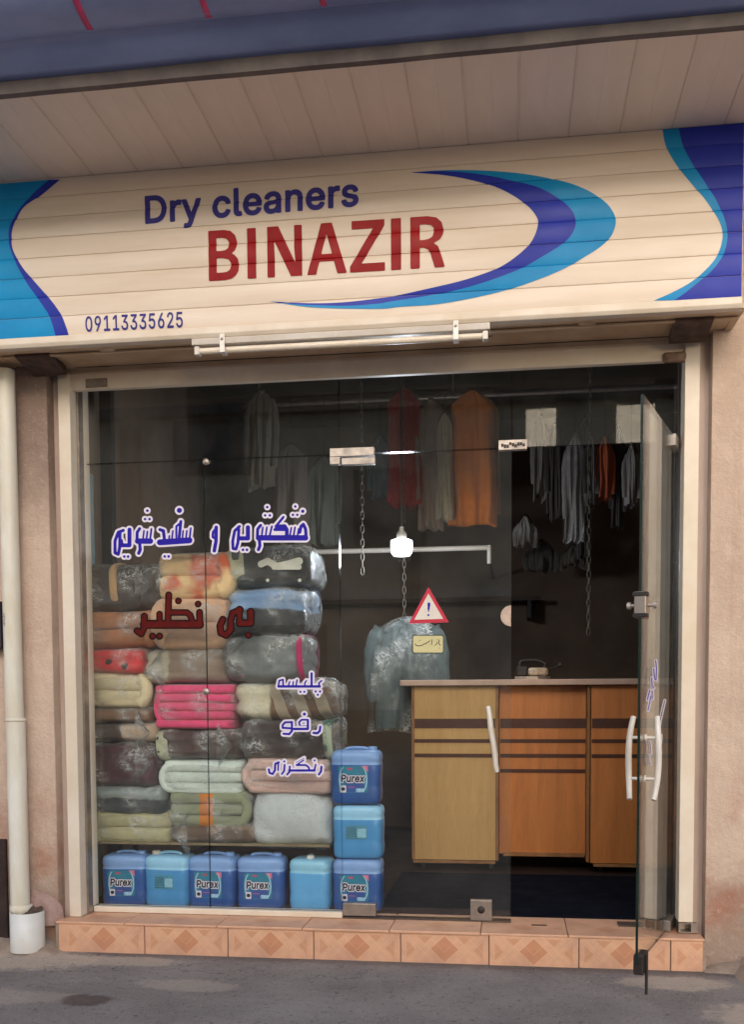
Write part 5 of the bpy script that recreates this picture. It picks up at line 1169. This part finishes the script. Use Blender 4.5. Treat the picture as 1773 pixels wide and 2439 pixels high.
# ================================================================== HANGING CLOTHES
YR = 1.95; ZR = 3.2
rail = thing('clothes_rail', (1.6, YR, ZR), 'high steel clothes rail under the shop ceiling holding hung garments', 'rail')
MB().tube([(.3, YR, ZR), (W+.55, YR, ZR)], .014, 12).obj('rail_tube', STEEL, rail)
for x in (.4, 1.7, 3.2): MB().tube([(x, YR, ZR+.01), (x, YR, 3.42)], .006, 8).obj('rail_hanger', STEEL, rail)
def garment(px0, px1, pyt, pyb, c1, label, Y=YR, c2=None, seed=0, uneven=.02, film=False, cat='garment', name='hung_garment', group='clothes on the high rail', railz=ZR, sleeves=True):
    a = P(px0, pyb, Y); c = P(px1, pyt, Y); cx = (a.x+c.x)/2; w = (c.x-a.x); zt1_, zb1 = c.z, a.z; hgt = zt1_-zb1
    t = thing(name, (cx, Y, zb1), label, cat, group)
    M_ = mat_cloth('cloth '+c1+(c2 or ''), c1, c2, 'plain', 5, .8)
    bw = w*(.78 if sleeves else .96)
    nu, nv = 44, 40; vs = []; fs = []
    for side in (-1, 1):
        for j in range(nv+1):
            v = j/nv; dz = hgt*v
            # neck, sloping shoulders, then the body
            k = min(1, dz/.085); half = bw/2*(.16+.84*k**.75)*(1-.07*math.sin(min(1, dz/.5)*math.pi))*(1+.10*v)
            for i in range(nu+1):
                s_ = (i/nu-.5)*2; e = (1-abs(s_)**4)**.5
                f = noise.noise(Vector((s_*2.2+seed*3.1, v*1.2, seed)))*.05+noise.noise(Vector((s_*5+seed, v*2.2, 3)))*.022+.012*v*math.sin(s_*6+seed+3*v)
                vs.append((cx+half*s_+.012*noise.noise(Vector((s_, v*3, seed+2)))*v, Y+side*(.018+.035*min(1, v*3))*e+f*(.25+v), zt1_-dz+(v**6)*uneven*noise.noise(Vector((s_*1.5, seed*5, 7)))*2))
    m_ = nu+1
    for sd in range(2):
        for j in range(nv):
            for i in range(nu):
                q = sd*(nv+1)*m_+j*m_+i; fs.append((q, q+1, q+m_+1, q+m_))
    b = MB(); b.smooth = True; b.add(vs, fs); body = b.obj('cloth', M_, t)
    if sleeves:
        rs_ = random.Random(seed)
        for sd in (-1, 1):
            L_ = min(hgt*.72, .55)*rs_.uniform(.85, 1.05); r0 = max(.022, w*.12)
            x0_ = cx+sd*bw*.46; z0_ = zt1_-.075
            pts = cyc([(x0_-sd*.02, Y-.005, z0_+.012), (x0_+sd*w*.07, Y-.02, z0_-L_*.2), (x0_+sd*w*.10, Y-.035, z0_-L_*.6), (x0_+sd*w*.07, Y-.04+rs_.uniform(-.02, .02), z0_-L_)], 4)
            MB().tube(pts, [r0*(1.05-.35*k/(len(pts)-1))*(1+.1*math.sin(k*2.3+seed)) for k in range(len(pts))], 14, True, .6).obj('sleeve', M_, t)
        b = MB(); b.smooth = True; vs = []; fs = []                 # collar band
        for k in range(17):
            q = 2*math.pi*k/16
            for h_, r_ in ((-.02, 1.25), (.012, 1.0), (.0, 1.18)): vs.append((cx+bw*.11*r_*math.cos(q), Y+.022*r_*math.sin(q)-.004, zt1_+h_+(.01*math.sin(q))))
        for k in range(16):
            for h_ in (0, 1): q = k*3+h_; fs.append((q, q+3, q+4, q+1))
        b.add(vs, fs); b.obj('collar', M_, t)
    if film:
        b = MB(); b.smooth = True
        b.add([((v[0]-cx)*1.22+cx, (v[1]-Y)*1.5+Y, (v[2]-zt1_)*1.06+zt1_+.02) for v in body.data.vertices[:] and [tuple(Vector(x_.co)+wloc(t)) for x_ in body.data.vertices]], [tuple(p.vertices) for p in body.data.polygons]); b.obj('garment_cover', FILM, t)
    b = MB(); hz = zt1_+.02
    b.tube(cyc([(cx-w*.34, Y, hz-.07), (cx, Y, hz), (cx+w*.34, Y, hz-.07)], 4), .004, 6)
    if railz: b.tube([(cx, Y, hz), (cx, Y, railz-.02), (cx+.012, Y, railz), (cx, Y, railz+.017), (cx-.014, Y, railz+.01)], .002, 6)
    b.obj('hanger', DARKM, t)
    return t
garment(922, 1008, 925, 1205, 'a8201c', 'red garment hanging behind the door glass', seed=1, sleeves=False)
garment(992, 1062, 950, 1262, '9a8272', 'long dusty beige garment beside the red one', seed=2)
garment(1040, 1080, 985, 1240, 'b8a98a', 'narrow cream garment between the beige and the orange ones', Y=YR-.06, seed=3, sleeves=False)
garment(1070, 1182, 930, 1250, 'e07818', 'bright orange dress hanging behind the door glass', seed=4, sleeves=False)
garment(880, 930, 1040, 1185, '40565a', 'dim teal garment left of the red one', seed=5)
garment(588, 662, 930, 1165, '6f6454', 'pale khaki garment hanging above the blanket pile', Y=YR-.2, seed=6)
garment(655, 735, 1060, 1310, '695d54', 'long pinkish grey garment above the right blanket column', Y=YR-.15, seed=7, sleeves=False)
garment(735, 812, 1090, 1300, '585d52', 'grey green garment beside the upper door hinge', Y=YR-.1, seed=8)
garment(1342, 1398, 1040, 1290, 'a09a94', 'whitish garment in film hanging in the open doorway', seed=9, film=True)
garment(1392, 1424, 1040, 1200, '6b6560', 'grey narrow garment right of the filmed one', seed=10)
garment(1420, 1462, 1040, 1190, 'b4562a', 'short rust orange garment seen through the open doorway', seed=11)
garment(1484, 1524, 1060, 1205, 'a9a39c', 'short white garment beside the open door edge', seed=12)
garment(1300, 1345, 1010, 1235, '4a4038', 'dark brown garment at the left of the row in the doorway', seed=31, Y=YR+.1)
garment(1372, 1412, 1000, 1330, '3c3833', 'charcoal garment behind the whitish filmed one', seed=32, Y=YR+.2)
garment(1452, 1490, 1015, 1260, '57504a', 'grey brown garment between the rust orange and the white ones', seed=33, Y=YR+.1)
garment(1268, 1306, 990, 1190, '8f877d', 'pale grey garment just inside the doorway on the left', seed=34, Y=YR+.15)
garment(958, 1002, 940, 1215, '7c1c1e', 'darker red garment tucked behind the bright red one', seed=35, Y=YR+.12, sleeves=False)
garment(1135, 1192, 950, 1225, 'c8742c', 'second orange garment at the right of the bright orange dress', seed=36, Y=YR+.1, sleeves=False)
garment(1225, 1278, 1230, 1300, 'a5a09a', 'pale folded shirt low at the left of the doorway', Y=YR+.3, seed=13, railz=None)
garment(1250, 1330, 1290, 1360, '4a443c', 'dark olive garment deep inside the shop', Y=YR+.6, seed=14, railz=None)
garment(1335, 1400, 1300, 1350, '5c544a', 'brown garment low deep inside the shop', Y=YR+.6, seed=15, railz=None)

# white display rail behind the counter
yr = YK+.35
q0, q1 = P(300, 1330, yr), P(1168, 1303, yr); zr_ = (P(700, 1316, yr).z)
dr2 = thing('display_rack', (q1.x, yr, ZF), 'white tube rack bar held out from the back wall behind the lamp', 'rack')
MB().tube([(q0.x, yr, zr_), (q1.x, yr, zr_)], .016, 12).obj('rack_bar', WHITE, dr2)
for x_ in (q0.x+.2, q1.x-.012):
    MB().tube([(x_, yr, zr_), (x_, RD-.01, zr_)], .008, 8).obj('rack_arm', DARKM, dr2)
MB().tube([(q1.x-.005, yr, zr_+.014), (q1.x-.005, yr, zr_-.10)], .014, 10).obj('rack_end', WHITE, dr2)
# shelf along the back wall
z_b = P(1000, 1425, RD-.3).z
bs = thing('back_shelf', (1.6, RD-.15, z_b), 'long dark shelf along the back wall of the shop', 'shelf')
MB().box(.3, 2.3, RD-.3, RD-.005, z_b-.03, z_b).obj('shelf_board', mat('dull brown board', '4b3a2c', '3b2d22', 8, .7), bs)
for x in (.5, 1.4, 2.2): MB().box(x, x+.03, RD-.28, RD-.01, z_b-.16, z_b-.031).obj('shelf_bracket', DARKM, bs)

# chains
def chain(px, py0, py1, label, Y):
    a = P(px, py0, Y); c = P(px, py1, Y); b = MB(); b.smooth = True; L_ = .052; n = int((3.4-c.z)/(L_*.78)); 
    for k in range(n):
        zc_ = c.z+L_/2+k*L_*.78; rot_ = (k % 2)*math.pi/2+.2; ring = []
        for q in range(14):
            t = 2*math.pi*q/14; ex_ = .0095*math.cos(t); ez = sgn(math.sin(t), .7)*L_/2
            ring.append(Vector((a.x+ex_*math.cos(rot_), Y+ex_*math.sin(rot_), zc_+ez)))
        vs = []; fs = []
        for q in range(14):
            p = ring[q]; t_ = (ring[(q+1) % 14]-ring[q-1]).normalized(); u_ = Vector((math.cos(rot_+math.pi/2), math.sin(rot_+math.pi/2), 0)); w_ = t_.cross(u_)
            for r_ in range(6): g_2 = 2*math.pi*r_/6; vs.append(p+(u_*math.cos(g_2)+w_*math.sin(g_2))*.0026)
        for q in range(14):
            for r_ in range(6): fs.append((q*6+r_, q*6+(r_+1) % 6, ((q+1) % 14)*6+(r_+1) % 6, ((q+1) % 14)*6+r_))
        b.add(vs, fs)
    o = b.obj('hanging_chain', mat('galvanised chain', '6b6459', '514b43', 20, .5, metal=.3)); recentre(o, (a.x, Y, c.z)); tag(o, label, 'chain', 'chains hanging from the shop ceiling'); return o
chain(863, 1250, 1370, 'chain hanging left of the glowing lamp', 1.2)
chain(963, 1325, 1478, 'chain below the glowing lamp holding the bagged coat', 1.57)
chain(1404, 1265, 1515, 'chain hanging in the open doorway', 1.2)
# bagged coat on the chain end
g1 = garment(880, 1062, 1475, 1735, '465153', 'grey blue coat in clear film hanging from the chain left of the counter', Y=1.58, c2='5c6867', seed=21, film=True, group=None, name='bagged_coat', cat='coat', railz=None)
g2 = garment(990, 1050, 1485, 1620, '8d8e88', 'pale sleeve bag hanging behind the small open sign', Y=1.7, seed=22, film=True, group=None, name='garment_bag', cat='garment bag', railz=None)

# ================================================================== LAMP
yl = 1.22; lp = P(957, 1304, yl)
lamp = thing('ceiling_lamp', (lp.x, yl, 3.4), 'glowing white pendant lamp bulb hanging inside the shop', 'lamp')
hw = .5*(P(983, 1304, yl).x-P(931, 1304, yl).x); hh = .5*(P(957, 1285, yl).z-P(957, 1325, yl).z)
MB().lathe((lp.x, yl, lp.z), [(.01, -hh), (hw*.75, -hh*.97), (hw*.95, -hh*.6), (hw, 0), (hw*.98, hh*.8), (hw*.6, hh), (.012, hh)], 28).obj('bulb', mat_emit('lit bulb', (.86, .92, 1, 1), 5), lamp)
MB().lathe((lp.x, yl, lp.z+hh), [(.03, 0), (.03, .03), (.016, .05), (.012, .07)], 20).obj('socket', WHITE, lamp)
MB().tube([(lp.x, yl, lp.z+hh+.06), (lp.x, yl, 3.42)], .004, 8).obj('flex', DARKM, lamp)

pl_ = bpy.data.lights.new('bulb_light', 'POINT'); pl_.energy = 14; pl_.color = (.8, .88, 1); pl_.shadow_soft_size = .06
po = bpy.data.objects.new('bulb_light', pl_); COL.objects.link(po); po.parent = lamp; po.location = Vector((lp.x, yl-.07, lp.z-.05))-wloc(lamp)
# ================================================================== ACROSS THE STREET (seen only in the glass)
YO = -15.5
ob = thing('opposite_house', (2, YO, ZG), 'plain rendered house across the street reflected in the shop glass', 'building')
OW = mat('grey beige render', 'd2c2ac', 'c2b29c', 1, .9)
MB().box(-8.5, 6.6, YO-.3, YO, ZG-.05, 5.9).obj('wall', OW, ob)
for xa_, xb_ in ((-8.5, 2.35), (2.97, 4.15), (4.95, 6.6)):       # open roof storey: sky shows between the piers
    MB().box(xa_, xb_, YO-.3, YO, 5.901, 7.2).obj('roof_storey_wall', OW, ob)
MB().box(-8.8, 6.9, YO-.4, YO+.3, 7.2, 7.7).obj('roof', EAVE, ob)
MB().box(-8.5, 6.6, YO+.001, YO+.12, ZG, 1.0).obj('plinth', mat('dark stone plinth', '5f564e', '4c443d', 3, .9), ob)
MB().box(-8.5, 6.6, YO+.001, YO+.25, 3.3, 3.5).obj('ledge', mat('pale ledge', 'd8cec2'), ob)
for x, z, w2, h2 in ((-5.1, 6.0, 1.8, 1.15), (-8.2, 4.4, 1.2, 1.6), (-1.2, 4.4, 1.5, 1.6), (4.9, 4.2, 1.2, 1.4), (-3.2, 1.2, 1.4, 1.6)):
    w_ = MB().box(x, x+w2, YO+.001, YO+.06, z, z+h2).obj('window', mat('dark window frame', '2a231e', '1f1a16', 4, .6), ob)
    MB().box(x+.1, x+w2-.1, YO+.061, YO+.066, z+.1, z+h2-.1).obj('window_pane', mat('dim window glass', '50565c', '3a4046', 1, .5, bmp=0), w_)
m_, N_, L_2, b_ = nmat('sky dimming sheet'); N_.remove(b_)
o_ = [n for n in N_ if n.type == 'OUTPUT_MATERIAL'][0]; tr_ = N_.new('ShaderNodeBsdfTransparent'); tr_.inputs[0].default_value = (.85, .85, .85, 1)
df_ = N_.new('ShaderNodeBsdfDiffuse'); df_.inputs[0].default_value = (.75, .74, .7, 1); mx_ = N_.new('ShaderNodeMixShader'); mx_.inputs[0].default_value = .45
L_2.new(tr_.outputs[0], mx_.inputs[1]); L_2.new(df_.outputs[0], mx_.inputs[2]); L_2.new(mx_.outputs[0], o_.inputs[0])
for xa_, xb_ in ((2.35, 2.97), (4.15, 4.95)): MB().box(xa_, xb_, YO-.16, YO-.15, 5.902, 7.199).obj('sky_dimming_pane', m_, ob)  # added panes that tone down the sky showing through the openings
MB().box(.2, 3.4, YO+.001, YO+.05, ZG, 2.9).obj('garage_door', mat('grey garage door', '8d8a86', '7c7975', 3, .6), ob)
for x in (-6.2, -.2, 5.6): MB().box(x, x+.4, YO+.13, YO+.3, ZG, 7.15).obj('pilaster', mat('dark pilaster', '6f6355', '5f5447', 3, .9), ob)
